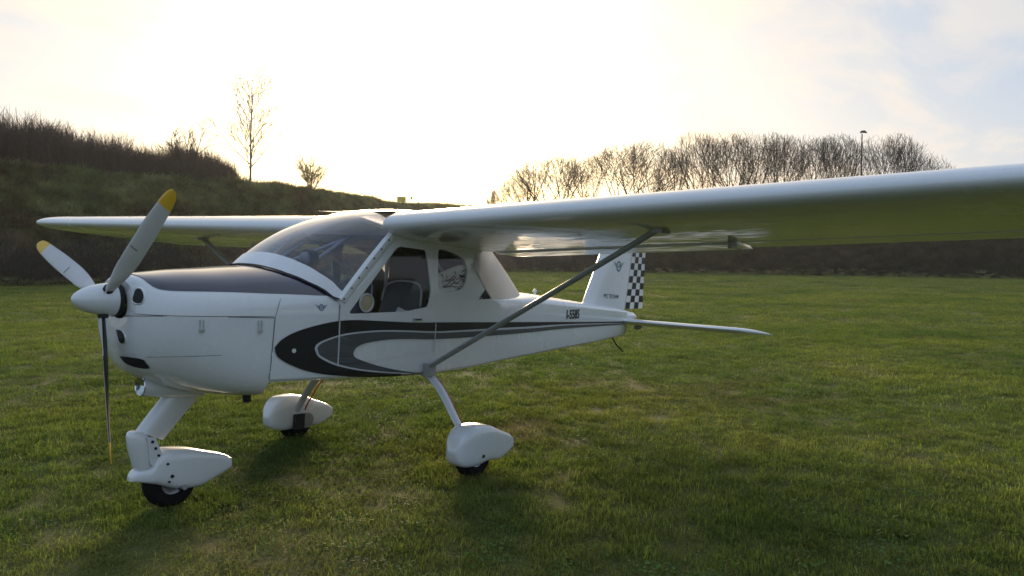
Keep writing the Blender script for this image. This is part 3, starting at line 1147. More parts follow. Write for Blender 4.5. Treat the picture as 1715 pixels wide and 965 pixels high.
mb, _ = text_mesh("I-5585", .118, lambda a, b: (4.205 + a * .94, -f_w(4.205 + a * .94) - .004, 1.004 + b * 1.0), .0035, 1.0)
part(mb, "registration_letters", M['black'], fus, smooth=0)


def fin_y(x, z):
    a = (x - le(z)) / (hinge(z) - .006 - le(z))
    T = .052 - .022 * (z - 1.1) / .9
    return T * float(np.interp(a, [p[0] for p in prof_f], [p[1] for p in prof_f]))


mb, _ = text_mesh("P92 TECNAM", .062, lambda a, b: (5.30 + a * .93, -fin_y(5.30 + a, 1.2) - .003, 1.185 + b - a * .02), .0004)
part(mb, "fin_lettering", M['grey'], fin, smooth=0)


def emblem(c, r, place, parent, mat, mat2):
    mb = MB()
    n = 24
    ring = lambda q: [place(c[0] + q * math.cos(2 * math.pi * k / n), c[1] + q * 1.1 * math.sin(2 * math.pi * k / n)) for k in range(n)]
    mb.grid([ring(r), ring(r * .72)], True)
    for dz in (.28, 0, -.28):
        mb.add([place(c[0] - r * .4, c[1] + r * dz - r * .07), place(c[0] + r * .4, c[1] + r * dz - r * .07), place(c[0] + r * .4, c[1] + r * dz + r * .07), place(c[0] - r * .4, c[1] + r * dz + r * .07)], [(0, 1, 2, 3)])
    part(mb, "emblem", mat, parent, smooth=0)
    for s in (-1, 1):
        mb = MB()
        for k in range(4):
            x0, z0 = c[0] + s * r * 1.05, c[1] + r * (.55 - .3 * k)
            x1, z1 = c[0] + s * r * (2.5 - .42 * k), c[1] + r * (1.0 - .38 * k)
            mb.add([place(x0, z0), place(x1, z1), place(x1 - s * r * .1, z1 - r * .12), place(x0, z0 - r * .2)], [(0, 1, 2, 3)])
        part(mb, "emblem_wing", mat2, parent, smooth=0)


emblem((5.605, 1.525), .052, lambda x, z: (x, -fin_y(x, z) - .003, z), fin, M['steel_blue'], M['green'])


def on_side(x, z):
    h, nn, _, _ = BVH.ray_cast(Vector((x, -3, z)), Vector((0, 1, 0)))
    return (x, (h.y if h else -.5) - .003, z)


emblem((1.213, 1.137), .018, on_side, fus, M['steel_blue'], M['steel_blue'])

# ---------------- main undercarriage
pt = pchip([0, .025, .065, .125, .235, .335, .495, .665, .71], [.02, .09, .135, .165, .173, .163, .114, .056, .030])
pb = pchip([0, .025, .085, .165, .245, .355, .505, .615, .71], [.0, -.06, -.093, -.10, -.097, -.083, -.099, -.078, -.042])
pw = pchip([0, .03, .10, .20, .35, .55, .71], [.03, .070, .092, .098, .092, .062, .036])


def wheel(c, r, w, parent_name, rim_r, axis='y'):
    mb = MB()
    prof = [(-w * .3, rim_r), (-w * .5, rim_r + .01), (-w * .55, r * .82), (-w * .38, r * .96), (-w * .15, r), (w * .15, r), (w * .38, r * .96), (w * .55, r * .82), (w * .5, rim_r + .01), (w * .3, rim_r)]
    mb.lathe(prof, 36, 'y', c)
    t = part(mb, "tyre", M['rubber'], parent_name, smooth=45)
    mb = MB()
    for s in (-1, 1):
        mb.lathe([(s * w * .42, rim_r + .004), (s * w * .36, rim_r * .85), (s * w * .2, rim_r * .6), (s * w * .32, rim_r * .35), (s * w * .4, rim_r * .3), (s * w * .4, 0)], 28, 'y', c)
    part(mb, "wheel_hub", M['hub'], t, smooth=30)
    return t


for sg in (-1, 1):
    x0, yc, zc_, kx, xw, zw = (1.990, -.93, .210, .885, 2.211, .163) if sg < 0 else (1.905, .93, .155, .905, 2.193, .107)
    mb = MB()
    rows = []
    for k in range(27):
        s = .71 * (1 - math.cos(math.pi * k / 26)) / 2
        t_, b_, w_ = pt(s), pb(s), pw(s)
        zc2, hh = (t_ + b_) / 2, max((t_ - b_) / 2, .004)
        rows.append([Vector((x0 + s * kx, yc + w_ * spow(math.cos(2 * math.pi * j / 28), .34), zc_ + zc2 + hh * spow(math.sin(2 * math.pi * j / 28), .62))) for j in range(28)])
    mb.grid(rows, True, cap0=True, cap1=True)
    pant = part(mb, "wheel_fairing", M['white'], smooth=50)
    ty = wheel((xw, yc, zw), .142, .10, pant, .062)
    # dark wheel well edge and bolt, brake parts on the inner face
    mb = MB(); mb.lathe([(-.004, 0), (-.004, .011), (.004, .011)], 10, 'y', (xw - .005, yc - .099 if sg < 0 else yc + .099, zc_ - .03)); part(mb, "axle_bolt", M['matblack'], pant)
    mb = MB(); ya = yc - sg * .104
    mb.box((xw - .10, min(ya, ya - sg * .03), zc_ - .09), (xw - .01, max(ya, ya - sg * .03), zc_ + .03))
    part(mb, "brake_caliper", M['matblack'], pant)
    mb = MB(); mb.lathe([(0, 0), (0, .06), (-sg * .018, .062), (-sg * .02, 0)], 24, 'y', (xw + .03, yc - sg * .099, zc_ - .03)); part(mb, "brake_disc", M['hub'], pant, smooth=30)
    if sg < 0:
        path = [(-.48, .672), (-.55, .650), (-.63, .592), (-.705, .510), (-.775, .42), (-.845, .335), (-.90, .26)]
    else:
        path = [(.48, .660), (.55, .585), (.62, .505), (.69, .425), (.76, .335), (.82, .25), (.86, .17)]
    pp = catmull([(0, y, z) for y, z in path], 18)
    rows = []
    for k, p in enumerate(pp):
        t = (pp[min(k + 1, 17)] - pp[max(k - 1, 0)]).normalized(); nn = Vector((0, -t.z, t.y))
        hw = .046 - .014 * k / 17; xx = 2.17 + (.0 if sg < 0 else -.03)
        rows.append([Vector((xx + a * hw, 0, 0)) + p + nn * b * .012 for a, b in [(-1, 0), (-.7, 1), (.7, 1), (1, 0), (.7, -1), (-.7, -1)]])
    mb = MB(); mb.grid(rows, True, cap0=True, cap1=True)
    leg = part(mb, "main_gear_leg", M['legpaint'], smooth=50)
    mb = MB(); mb.tube([Vector((2.215, p.y + sg * -.004, p.z + .004)) for p in pp[3:]], .006, 6); part(mb, "brake_hose", M['redcord'], leg)

# ---------------- nose undercarriage
NX, NZ = .033, -.02
mb = MB()
ppf = [(0, 0), (.05, .6), (.2, 1), (.45, .9), (.75, .5), (1, .08)]
rows = []
for t in (0, .08, .5, .92, 1):
    A = Vector((.545, 0, .625)).lerp(Vector((.374, 0, .412)), t); B = Vector((.775, 0, .605)).lerp(Vector((.535, 0, .340)), t)
    u = [A.lerp(B, a) + Vector((0, -.042 * b, 0)) for a, b in ppf]
    rows.append(u + [Vector((p.x, -p.y, p.z)) for p in reversed(u[1:])])
mb.grid(rows, True, cap0=True, cap1=True)
nleg = part(mb, "nose_leg_fairing", M['white'], smooth=50)
mb = MB(); mb.tube([(.66, 0, .62), (.40, 0, .34), (.385, 0, .30)], .022, 10); part(mb, "nose_leg_tube", M['matblack'], nleg)
mb = MB()
rows = []
for z, x0, x1, w in ((.432, .315, .355, .035), (.425, .302, .380, .046), (.40, .296, .405, .055), (.34, .306, .43, .058), (.285, .322, .450, .058), (.235, .338, .437, .056), (.208, .350, .40, .046), (.204, .358, .385, .03)):
    rows.append([Vector(((x0 + x1) / 2 + NX + (x1 - x0) / 2 * spow(math.cos(2 * math.pi * k / 24), .75), w * spow(math.sin(2 * math.pi * k / 24), .75), z + NZ)) for k in range(24)])
mb.grid(rows, True, cap0=True, cap1=True)
fork = part(mb, "nose_fork_cover", M['white2'], smooth=50)
mb = MB()
for s in (-1, 1):
    P = [Vector((x + NX, s * .0585, z + NZ)) for x, z in ((.375, .405), (.425, .395), (.475, .275), (.425, .222), (.40, .25))]
    P2 = [p + Vector((0, s * .008, 0)) for p in P]
    mb = MB(); mb.grid([P, P2], True, cap0=True, cap1=True)
    part(mb, "fork_plate", M['white2'], fork, smooth=20)

for x, z in ((.405, .375), (.425, .335), (.445, .292)):
    mb = MB(); mb.lathe([(-.006, 0), (-.006, .008), (.003, .008)], 8, 'y', (x + NX, -.067, z + NZ)); part(mb, "bolt", M['matblack'], fork)
nt = pchip([0, .03, .09, .125, .185, .30, .45, .57, .62], [.03, .058, .068, .138, .160, .150, .110, .072, .044])
nb = pchip([0, .03, .105, .23, .30, .40, .52, .58, .62], [.0, -.005, -.025, -.072, -.09, -.093, -.058, -.038, -.022])
nw = pchip([0, .04, .12, .22, .35, .50, .62], [.03, .062, .083, .088, .08, .056, .035])
mb = MB()
rows = []
for k in range(31):
    s = .62 * k / 30
    t_, b_, w_ = nt(s), nb(s), nw(s)
    zc2, hh = (t_ + b_) / 2, max((t_ - b_) / 2, .004)
    rows.append([Vector((.32 + NX + s, w_ * spow(math.cos(2 * math.pi * j / 28), .42), .153 + NZ + zc2 + hh * spow(math.sin(2 * math.pi * j / 28), .62))) for j in range(28)])
mb.grid(rows, True, cap0=True, cap1=True)
npant = part(mb, "wheel_fairing", M['white'], smooth=50)
wheel((.555 + NX, 0, .118 + NZ), .152, .105, npant, .068)
for x, z, r in ((.52, .165, .010), (.505, .135, .006), (.60, .088, .016), (.57, .082, .006), (.49, .24, .007)):
    mb = MB(); mb.lathe([(-.005, 0), (-.005, r), (.01, r)], 10, 'y', (x + NX, -.0885, z + NZ)); part(mb, "bolt", M['strut'] if r > .012 else M['matblack'], npant)
# landing light pod under the chin, exhaust stub
mb = MB()
rows = []
for x, r in ((.372, .055), (.40, .057), (.50, .053), (.62, .04), (.76, .018)):
    rows.append([Vector((x, -.03 + r * math.cos(2 * math.pi * k / 20), .668 - .075 * (x - .38) / .38 + r * math.sin(2 * math.pi * k / 20) * .95)) for k in range(20)])
mb.grid(rows, True, cap1=True)
pod = part(mb, "landing_light_pod", M['white'], smooth=50)
mb = MB(); mb.lathe([(.405, .0), (.402, .02), (.385, .04), (.374, .050)], 24, 'x', (0, -.03, .668)); mb.lathe([(.373, .050), (.369, .053), (.372, .0565)], 24, 'x', (0, -.03, .668))
part(mb, "landing_light", M['mirror'], pod, smooth=40)
mb = MB(); mb.lathe([(.376, .049), (.375, 0)], 24, 'x', (0, -.03, .668)); part(mb, "light_lens", M['glass'], pod, smooth=40)
mb = MB(); mb.tube([(.93, -.2, .66), (.945, -.2, .55)], [.026, .024], 14, cap=True); part(mb, "exhaust_pipe", M['matblack'], smooth=40)

# ---------------- cabin interior seen through the windows
mb = MB()
lin = lambda x: [Vector((x, y, z)) for y, z in ((-.505, f_zs(x) - .02 if x > 1.37 else 1.05), (-.505, .80), (-.45, .72), (.45, .72), (.505, .80), (.505, f_zs(x) - .02 if x > 1.37 else 1.05))]
mb.grid([lin(x) for x in (1.365, 1.8, 2.2, 2.705)], cap0=True, cap1=True)
part(mb, "cabin_lining", M['interior'], smooth=30)
mb = MB()
rows = []
for x in (1.362, 1.40, 1.43):
    rows.append([Vector((x, -.49 * math.cos(math.pi * k / 14), ZC + (1.395 - ZC) * math.sin(math.pi * k / 14) ** .6 - (.02 if x > 1.41 else 0))) for k in range(15)])
mb.grid(rows, cap1=True)
part(mb, "instrument_panel", M['interior'], smooth=40)
mb = MB()
rows = []
for s in ss[1:-1]:
    p = ws_pt(s, .03)
    rows.append([Vector((x, p.y * (1 - .02), deck_z(x, p.y) + .005)) for x in np.linspace(min(p.x + .015, 1.35), 1.36, 5)])
mb.grid(rows)
part(mb, "glare_shield", M['interior'], smooth=60)
mb = MB(); mb.box((2.705, -.47, .75), (2.715, .47, 1.575)); mb.box((2.23, -.46, 1.175), (2.705, .46, 1.185)); part(mb, "glow_blocking_panel", M['interior'], smooth=0)  # dark partition behind the seats, added to block the far canopy's glow
for yy in (-.25, .25):
    mb = MB()
    rows = []
    for x, z, w in ((1.72, .88, .20), (1.75, .94, .21), (1.95, .93, .21), (2.10, .92, .20), (2.13, .86, .2)):
        rows.append([Vector((x, yy + w * spow(math.cos(2 * math.pi * k / 20), .5), z + .05 * spow(math.sin(2 * math.pi * k / 20), .5))) for k in range(20)])
    mb.grid(rows, True, cap0=True, cap1=True)
    seat = part(mb, "seat", M['leather'], smooth=50)
    mb = MB()
    rows = []
    for z, x, w, th in ((.94, 2.10, .19, .05), (1.05, 2.13, .20, .055), (1.2, 2.18, .195, .05), (1.27, 2.205, .17, .045), (1.295, 2.215, .12, .025)):
        rows.append([Vector((x + th * spow(math.cos(2 * math.pi * k / 24), .6), yy + w * spow(math.sin(2 * math.pi * k / 24), .6), z)) for k in range(24)])
    mb.grid(rows, True, cap0=True, cap1=True)
    part(mb, "seat_back", M['leather'], seat, smooth=50)
    mb = MB()
    arc = [Vector((2.145, yy - .185, 1.02)), Vector((2.14, yy - .195, 1.15)), Vector((2.155, yy - .18, 1.25)), Vector((2.175, yy - .12, 1.292)), Vector((2.18, yy, 1.303)), Vector((2.175, yy + .12, 1.292)), Vector((2.155, yy + .18, 1.25)), Vector((2.14, yy + .195, 1.15))]
    mb.tube(catmull(arc, 24), .008, 6); part(mb, "seat_piping", M['piping'], seat)
for pts, r in (([(2.62, .42, 1.0), (2.64, .42, 1.56)], .016), ([(2.52, .42, 1.15), (1.95, .46, 1.55)], .013), ([(1.40, .45, 1.30), (1.86, .46, 1.56)], .013), ([(2.15, -.44, 1.56), (2.62, -.40, 1.20)], .012),
               ([(1.43, 0, 1.33), (1.82, 0, 1.58)], .012), ([(1.42, .22, 1.36), (1.86, .02, 1.59)], .012), ([(1.9, .3, 1.12), (1.9, .3, 1.33)], .022)):
    mb = MB(); mb.tube(pts, r, 8); part(mb, "cabin_tube", M['tubewhite'], smooth=40)
for yy in (-.22, .22):
    mb = MB(); mb.tube([(1.66, yy, .80), (1.60, yy, 1.05), (1.585, yy, 1.12)], [.012, .012, .022], 8); part(mb, "control_stick", M['matblack'], smooth=40)
# round snap vents in the door windows, compass on the glare shield
for sg in (-1, 1):
    c = Vector((1.548, sg * .536, 1.167))
    mb = MB(); mb.lathe([(sg * .004, .062), (sg * .010, .060), (sg * .010, .052), (sg * .003, .050)], 32, 'y', c)
    v = part(mb, "air_vent", M['piping'], doors[0 if sg < 0 else 1], smooth=40)
    mb = MB(); mb.lathe([(sg * .003, .051), (sg * .006, .03), (sg * .007, 0)], 32, 'y', c); part(mb, "vent_disc", M['tan'], doors[0 if sg < 0 else 1], smooth=40)
mb = MB(); mb.lathe([(-.045, .0), (-.04, .022), (-.02, .042), (.0, .046), (.03, .04), (.04, 0)], 20, 'x', (1.36, -.16, 1.425)); comp = part(mb, "compass", M['piping'], smooth=50)
mb = MB(); mb.lathe([(-.01, .055), (.0, .062), (.06, .055), (.06, 0)], 20, 'x', (1.36, -.16, 1.425)); mb.box((1.35, -.19, 1.33), (1.42, -.13, 1.40)); part(mb, "compass_hood", M['matblack'], comp, smooth=40)

# things lying in the cabin
# printed cloth hung inside the rear window
mb = MB()
rows = []
cl = [(2.215, 1.36), (2.29, 1.385), (2.38, 1.418), (2.46, 1.438), (2.53, 1.445)]
for x, zt in cl:
    rows.append([Vector((x, -.504 + .004 * math.sin(x * 31 + j), 1.20 + (zt - 1.20) * j / 6)) for j in range(7)])
mb.grid(rows)
me = mb
o = mb.build("printed_cloth", M['cloth'], None, Vector((0, 0, 0)), smooth=60)
o.modifiers.new("thickness", 'SOLIDIFY').thickness = .004
tag(o, "white cloth with a black scribbled line drawing, hung inside the rear cabin window", "cloth")
Mx = Matrix.Translation(PIV) @ ROT.to_4x4() @ Matrix.Translation(-PIV)
o.matrix_world = Mx
rng = random.Random(5)
mb2_ = MB()
for k in range(46):
    x = 2.27 + .24 * rng.random(); z = 1.268 + .11 * rng.random() * (0.4 + (x - 2.27) / .3)
    pts = [Vector((x, -.5125, z))]
    ang = rng.uniform(.2, 1.0)
    for j in range(rng.randint(4, 7)):
        ang += rng.uniform(-.7, .7)
        q = pts[-1] + Vector((math.cos(ang) * .015, 0, math.sin(ang) * .012))
        if 2.235 < q.x < 2.525 and 1.26 < q.z < 1.36 + (q.x - 2.23) * .22:
            pts.append(q)
    if len(pts) > 2:
        w = rng.uniform(.0022, .0048)
        rows = [[p + Vector((0, 0, -w)), p + Vector((w, 0, w))] for p in pts]
        mb2_.grid(rows)
pr = mb2_.build("printed_drawing", M['black'], o, Vector((0, 0, 0)), smooth=0)
# folded cloth on the far part of the seat
mb = MB()
rows = []
for k in range(8):
    x = 1.98 + .026 * k
    rows.append([Vector((x, -.42 + .30 * j / 8, .985 + .02 * math.sin(3 * j / 8 + k) + (.025 * k if j < 5 else .008 * k))) for j in range(9)])
mb.grid(rows)
o = mb.build("folded_cloth", M['cloth'], None, smooth=60)
o.modifiers.new("thickness", 'SOLIDIFY').thickness = .012
tag(o, "plain white folded cloth lying on the near cabin seat behind the door window", "cloth")
o.matrix_world = Mx

# ================================================================== SETTING
rs = np.random.RandomState(11)
rng = random.Random(21)


def fbm(x, y, s, seed=0.0, oct=4):
    return mnoise.fractal(Vector((x * s + seed, y * s - seed, seed * .37)), 1.0, 2.0, oct)


def ground_z(x, y):
    d = math.hypot(x - CAM.x, y - CAM.y)
    return .018 * fbm(x, y, .55, 3.1, 3) + min(d / 60, 1) * .10 * fbm(x, y, .07, 8.2, 2)


# ---------------- vegetation colours
def veg_mat(name, cols, patch, rough=.6, transl=.35, dry=None, mott=(3.0, .8, 1.2)):
    """leaf material: colour varies per blade, per clump and by patches of the place"""
    m = NT(name)
    P = m.pos()
    at_ = m.n('ShaderNodeAttribute', attribute_name='tone')
    n1 = m.noise(patch, 4, .6, P)
    r1 = m.ramp(n1.outputs['Fac'], [(.33, cols[0]), (.49, cols[1]), (.64, cols[2])])
    base = r1.outputs[0]
    if dry:
        n2 = m.noise(dry[0], 5, .62, P, .4)
        r2 = m.ramp(n2.outputs['Fac'], [(dry[1], (0, 0, 0)), (dry[1] + .13, (1, 1, 1))])
        base = m.mix(r2.outputs[0], base, dry[2]).outputs[0]
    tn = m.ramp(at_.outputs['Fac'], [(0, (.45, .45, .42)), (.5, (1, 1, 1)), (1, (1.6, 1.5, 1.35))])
    n4 = m.noise(mott[0], 3, .6, P)
    r4 = m.ramp(n4.outputs['Fac'], [(.36, (mott[1],) * 3), (.64, (mott[2],) * 3)])
    base = m.mix(1.0, base, r4.outputs[0], 'MULTIPLY').outputs[0]
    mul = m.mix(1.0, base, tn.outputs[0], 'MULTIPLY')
    m.l(mul.outputs[0], m.p.inputs['Base Color'])
    m.p.inputs['Roughness'].default_value = rough
    m.p.inputs['Specular IOR Level'].default_value = .18
    tr = m.n('ShaderNodeBsdfTranslucent')
    tc_ = m.mix(1.0, mul.outputs[0], (1.1, 1.38, .75), 'MULTIPLY')
    m.l(tc_.outputs[0], tr.inputs[0])
    ms = m.n('ShaderNodeMixShader'); ms.inputs[0].default_value = transl
    m.l(m.p.outputs[0], ms.inputs[1]); m.l(tr.outputs[0], ms.inputs[2])
    m.l(ms.outputs[0], m.out.inputs['Surface'])
    return m.mat


def ground_mat(name, cols, patch, dry=None, fine=40., bump=.6, bdist=.03):
    m = NT(name)
    P = m.pos()
    n1 = m.noise(patch, 5, .6, P)
    r1 = m.ramp(n1.outputs['Fac'], [(.33, cols[0]), (.49, cols[1]), (.64, cols[2])])
    base = r1.outputs[0]
    if dry:
        n2 = m.noise(dry[0], 5, .62, P, .4)
        r2 = m.ramp(n2.outputs['Fac'], [(dry[1], (0, 0, 0)), (dry[1] + .13, (1, 1, 1))])
        base = m.mix(r2.outputs[0], base, dry[2]).outputs[0]
    n3 = m.noise(fine, 4, .7, P)
    r3 = m.ramp(n3.outputs['Fac'], [(.3, (.55, .55, .55)), (.7, (1.45, 1.45, 1.4))])
    mul = m.mix(1.0, base, r3.outputs[0], 'MULTIPLY')
    m.l(mul.outputs[0], m.p.inputs['Base Color'])
    m.p.inputs['Roughness'].default_value = .9
    m.p.inputs['Specular IOR Level'].default_value = .15
    m.bump(n3.outputs['Fac'], bump, bdist)
    return m.mat


GRASS = ((.078, .126, .034), (.148, .184, .046), (.220, .226, .064))
DRY = (.42, .60, (.175, .140, .070))
M['turf'] = ground_mat('turf_soil', tuple(tuple(c * .5 for c in k) for k in GRASS), .22, DRY, 45, .7, .03)  # grass colour halved, standing in for the shade between the blades
M['grass'] = veg_mat('grass_blades', GRASS, .30, .7, .5, DRY)
M['clover'] = veg_mat('clover_leaves', ((.08, .15, .035), (.10, .17, .045), (.13, .19, .06)), .4, .75, .3)
M['straw'] = veg_mat('dry_straw', ((.17, .13, .06), (.22, .17, .085), (.26, .21, .11)), .8, .7, .2)

# field: one sheet to the horizon, finer near the camera
lin_ = np.sinh(np.linspace(-1, 1, 151) * 6.4) / math.sinh(6.4) * 1600
g = MB()
gx, gy = lin_ + 6, lin_ + 4
g.grid([[(x, y, ground_z(x, y) if math.hypot(x, y) < 400 else 0) for y in gy] for x in gx])
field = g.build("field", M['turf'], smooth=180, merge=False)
tag(field, kind='structure')


# ---------------- scattering (geometry nodes, for things nobody could count)
def mk_collection(name, meshes):
    c = bpy.data.collections.new(name)
    for k, me in enumerate(meshes):
        o = bpy.data.objects.new("%s_%02d" % (name, k), me)
        c.objects.link(o)
    return c


def scatter(name, pts, rot, scl, idx, coll, kind='stuff', label=None, cat=None):
    me = bpy.data.meshes.new(name)
    n = len(pts)
    me.vertices.add(n)
    me.vertices.foreach_set('co', np.asarray(pts, np.float32).ravel())
    a = me.attributes.new('rot', 'FLOAT_VECTOR', 'POINT'); a.data.foreach_set('vector', np.asarray(rot, np.float32).ravel())
    a = me.attributes.new('scl', 'FLOAT_VECTOR', 'POINT'); a.data.foreach_set('vector', np.asarray(scl, np.float32).ravel())
    a = me.attributes.new('idx', 'INT', 'POINT'); a.data.foreach_set('value', np.asarray(idx, np.int32))
    o = bpy.data.objects.new(name, me); col.objects.link(o)
    ng = bpy.data.node_groups.new(name + "_scatter", 'GeometryNodeTree')
    ng.interface.new_socket('Geometry', in_out='INPUT', socket_type='NodeSocketGeometry')
    ng.interface.new_socket('Geometry', in_out='OUTPUT', socket_type='NodeSocketGeometry')
    N = ng.nodes.new; L = ng.links.new
    gi, go = N('NodeGroupInput'), N('NodeGroupOutput')
    ci = N('GeometryNodeCollectionInfo'); ci.inputs['Collection'].default_value = coll
    ci.inputs['Separate Children'].default_value = True; ci.inputs['Reset Children'].default_value = True
    ip = N('GeometryNodeInstanceOnPoints'); ip.inputs['Pick Instance'].default_value = True

    def attr(nm, t):
        q = N('GeometryNodeInputNamedAttribute'); q.data_type = t; q.inputs['Name'].default_value = nm
        return q.outputs['Attribute']
    er = N('FunctionNodeEulerToRotation')
    L(attr('rot', 'FLOAT_VECTOR'), er.inputs[0])
    L(gi.outputs[0], ip.inputs['Points']); L(ci.outputs[0], ip.inputs['Instance'])
    L(attr('idx', 'INT'), ip.inputs['Instance Index']); L(er.outputs[0], ip.inputs['Rotation']); L(attr('scl', 'FLOAT_VECTOR'), ip.inputs['Scale'])
    L(ip.outputs[0], go.inputs[0])
    md = o.modifiers.new("scatter", 'NODES'); md.node_group = ng
    tag(o, label, cat, None, kind)
    return o


def tuft(name, n, rad, h0, h1, w0, w1, mat, seed, lean=.5, segs=2, droop=.5):
    r = random.Random(seed)
    v, f, tone = [], [], []
    for _ in range(n):
        a = r.uniform(0, 2 * math.pi); q = rad * math.sqrt(r.random())
        x, y = q * math.cos(a), q * math.sin(a)
        h, w = r.uniform(h0, h1), r.uniform(w0, w1)
        b = r.uniform(0, 2 * math.pi); ln = r.uniform(.1, 1) * lean
        t = r.random()
        sx, sy = -math.sin(b) * w / 2, math.cos(b) * w / 2
        k0 = len(v)
        for s in range(segs):
            u = s / segs
            d = ln * h * (u ** 1.6 + droop * u ** 3)
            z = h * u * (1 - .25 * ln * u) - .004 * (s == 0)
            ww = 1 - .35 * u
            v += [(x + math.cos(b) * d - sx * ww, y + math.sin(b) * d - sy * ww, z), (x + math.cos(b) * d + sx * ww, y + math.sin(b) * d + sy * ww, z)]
            tone += [t * .6 + .2 * u] * 2  # tone rises along the blade, painting in the light its tip catches
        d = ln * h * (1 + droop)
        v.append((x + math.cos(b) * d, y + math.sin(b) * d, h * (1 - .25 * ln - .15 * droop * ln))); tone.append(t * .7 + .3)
        for s in range(segs - 1):
            f.append((k0 + 2 * s, k0 + 2 * s + 1, k0 + 2 * s + 3, k0 + 2 * s + 2))
        e = k0 + 2 * (segs - 1)
        f.append((e, e + 1, e + 2))
    me = bpy.data.meshes.new(name); me.from_pydata(v, [], f); me.update()
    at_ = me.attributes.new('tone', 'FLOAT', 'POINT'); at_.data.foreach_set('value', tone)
    me.materials.append(mat); me.shade_smooth()
    return me


def leaf_rosette(name, n, rad, l0, l1, mat, seed):
    r = random.Random(seed)
    v, f, tone = [], [], []
    for _ in range(n):
        a = r.uniform(0, 2 * math.pi); q = rad * math.sqrt(r.random())
        c = Vector((q * math.cos(a), q * math.sin(a), r.uniform(.012, .04)))
        L, b = r.uniform(l0, l1), r.uniform(0, 2 * math.pi)
        u = Vector((math.cos(b), math.sin(b), r.uniform(-.3, .5))); s = Vector((-math.sin(b), math.cos(b), r.uniform(-.3, .3)))
        k = len(v); t = r.random()
        v += [c, c + u * L * .5 + s * L * .35, c + u * L, c + u * L * .5 - s * L * .35]
        tone += [t * .5 + .25] * 4
        f.append((k, k + 1, k + 2, k + 3))
    me = bpy.data.meshes.new(name); me.from_pydata([tuple(p) for p in v], [], f); me.update()
    at_ = me.attributes.new('tone', 'FLOAT', 'POINT'); at_.data.foreach_set('value', tone)
    me.materials.append(mat)
    return me


AZ0 = math.degrees(math.atan2(CF.x, CF.y))


def sector(r0, r1, dens, half=46):
    n = int(RAD(2 * half) * (r1 * r1 - r0 * r0) / 2 * dens)
    r = np.sqrt(rs.uniform(r0 * r0, r1 * r1, n)); a = np.radians(AZ0 + rs.uniform(-half, half, n))
    return CAM.x + r * np.sin(a), CAM.y + r * np.cos(a), r


def lay(zones, nvar, tilt=.12):
    X, Y, S = [], [], []
    for r0, r1, dens, sc0, sc1, hz in zones:
        x, y, r = sector(r0, r1, dens)
        s = rs.uniform(sc0, sc1, len(x))
        X.append(x); Y.append(y); S.append(np.stack([s, s, s * hz * rs.uniform(.75, 1.25, len(x))], -1))
    X, Y, S = np.concatenate(X), np.concatenate(Y), np.concatenate(S)
    Z = np.array([ground_z(x, y) for x, y in zip(X, Y)])
    keep = np.ones(len(X), bool)
    # height patches: the sward is longer in some places
    hp = np.array([fbm(x, y, .35, 5.5, 3) for x, y in zip(X, Y)])
    S[:, 2] *= np.clip(1 + .45 * hp, .5, 1.6)
    R = np.stack([rs.normal(0, tilt, len(X)), rs.normal(0, tilt, len(X)), rs.uniform(0, 6.283, len(X))], -1)
    return np.stack([X, Y, Z], -1), R, S, rs.randint(0, nvar, len(X))


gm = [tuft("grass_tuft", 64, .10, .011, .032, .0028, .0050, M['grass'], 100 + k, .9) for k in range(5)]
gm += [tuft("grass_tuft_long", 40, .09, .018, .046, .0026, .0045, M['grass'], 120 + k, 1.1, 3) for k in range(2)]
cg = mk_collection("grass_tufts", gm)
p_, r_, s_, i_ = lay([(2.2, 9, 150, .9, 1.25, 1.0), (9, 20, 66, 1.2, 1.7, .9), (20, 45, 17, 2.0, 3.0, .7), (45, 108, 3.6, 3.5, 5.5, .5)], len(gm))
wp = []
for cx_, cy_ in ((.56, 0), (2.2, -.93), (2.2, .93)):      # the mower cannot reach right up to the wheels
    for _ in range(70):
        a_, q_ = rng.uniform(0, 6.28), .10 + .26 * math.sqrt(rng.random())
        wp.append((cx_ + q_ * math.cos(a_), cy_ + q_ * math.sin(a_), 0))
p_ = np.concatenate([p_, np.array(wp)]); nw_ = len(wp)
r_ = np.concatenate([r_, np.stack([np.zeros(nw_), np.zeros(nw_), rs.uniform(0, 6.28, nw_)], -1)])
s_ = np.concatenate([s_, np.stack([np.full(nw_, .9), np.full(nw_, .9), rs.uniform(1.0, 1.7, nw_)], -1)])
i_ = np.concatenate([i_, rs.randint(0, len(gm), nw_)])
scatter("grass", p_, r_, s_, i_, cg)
cm = [leaf_rosette("clover_patch", 26, .12, .012, .030, M['clover'], 200 + k) for k in range(3)]
cc = mk_collection("clover_patches", cm)
p_, r_, s_, i_ = lay([(2.2, 9, 34, .6, 1.1, .9), (9, 24, 9, 1.0, 1.6, .9)], 3, .2)
cov = np.array([fbm(q[0], q[1], .6, 2.2, 3) for q in p_])
k_ = cov > -.05
scatter("clover", p_[k_], r_[k_], s_[k_], i_[k_], cc)
sm = [tuft("straw_tuft", 9, .12, .03, .09, .0022, .004, M['straw'], 300 + k, 1.6) for k in range(3)]
cs_ = mk_collection("straw_tufts", sm)
p_, r_, s_, i_ = lay([(2.2, 9, 5, .6, 1.0, .6), (9, 22, 2, .9, 1.3, .6), (22, 45, .6, 1.6, 2.2, .5)], 3, .3)
cov = np.array([fbm(q[0], q[1], .4, 9.2, 3) for q in p_])
k_ = cov > 0
scatter("dead_grass", p_[k_], r_[k_], s_[k_], i_[k_], cs_)

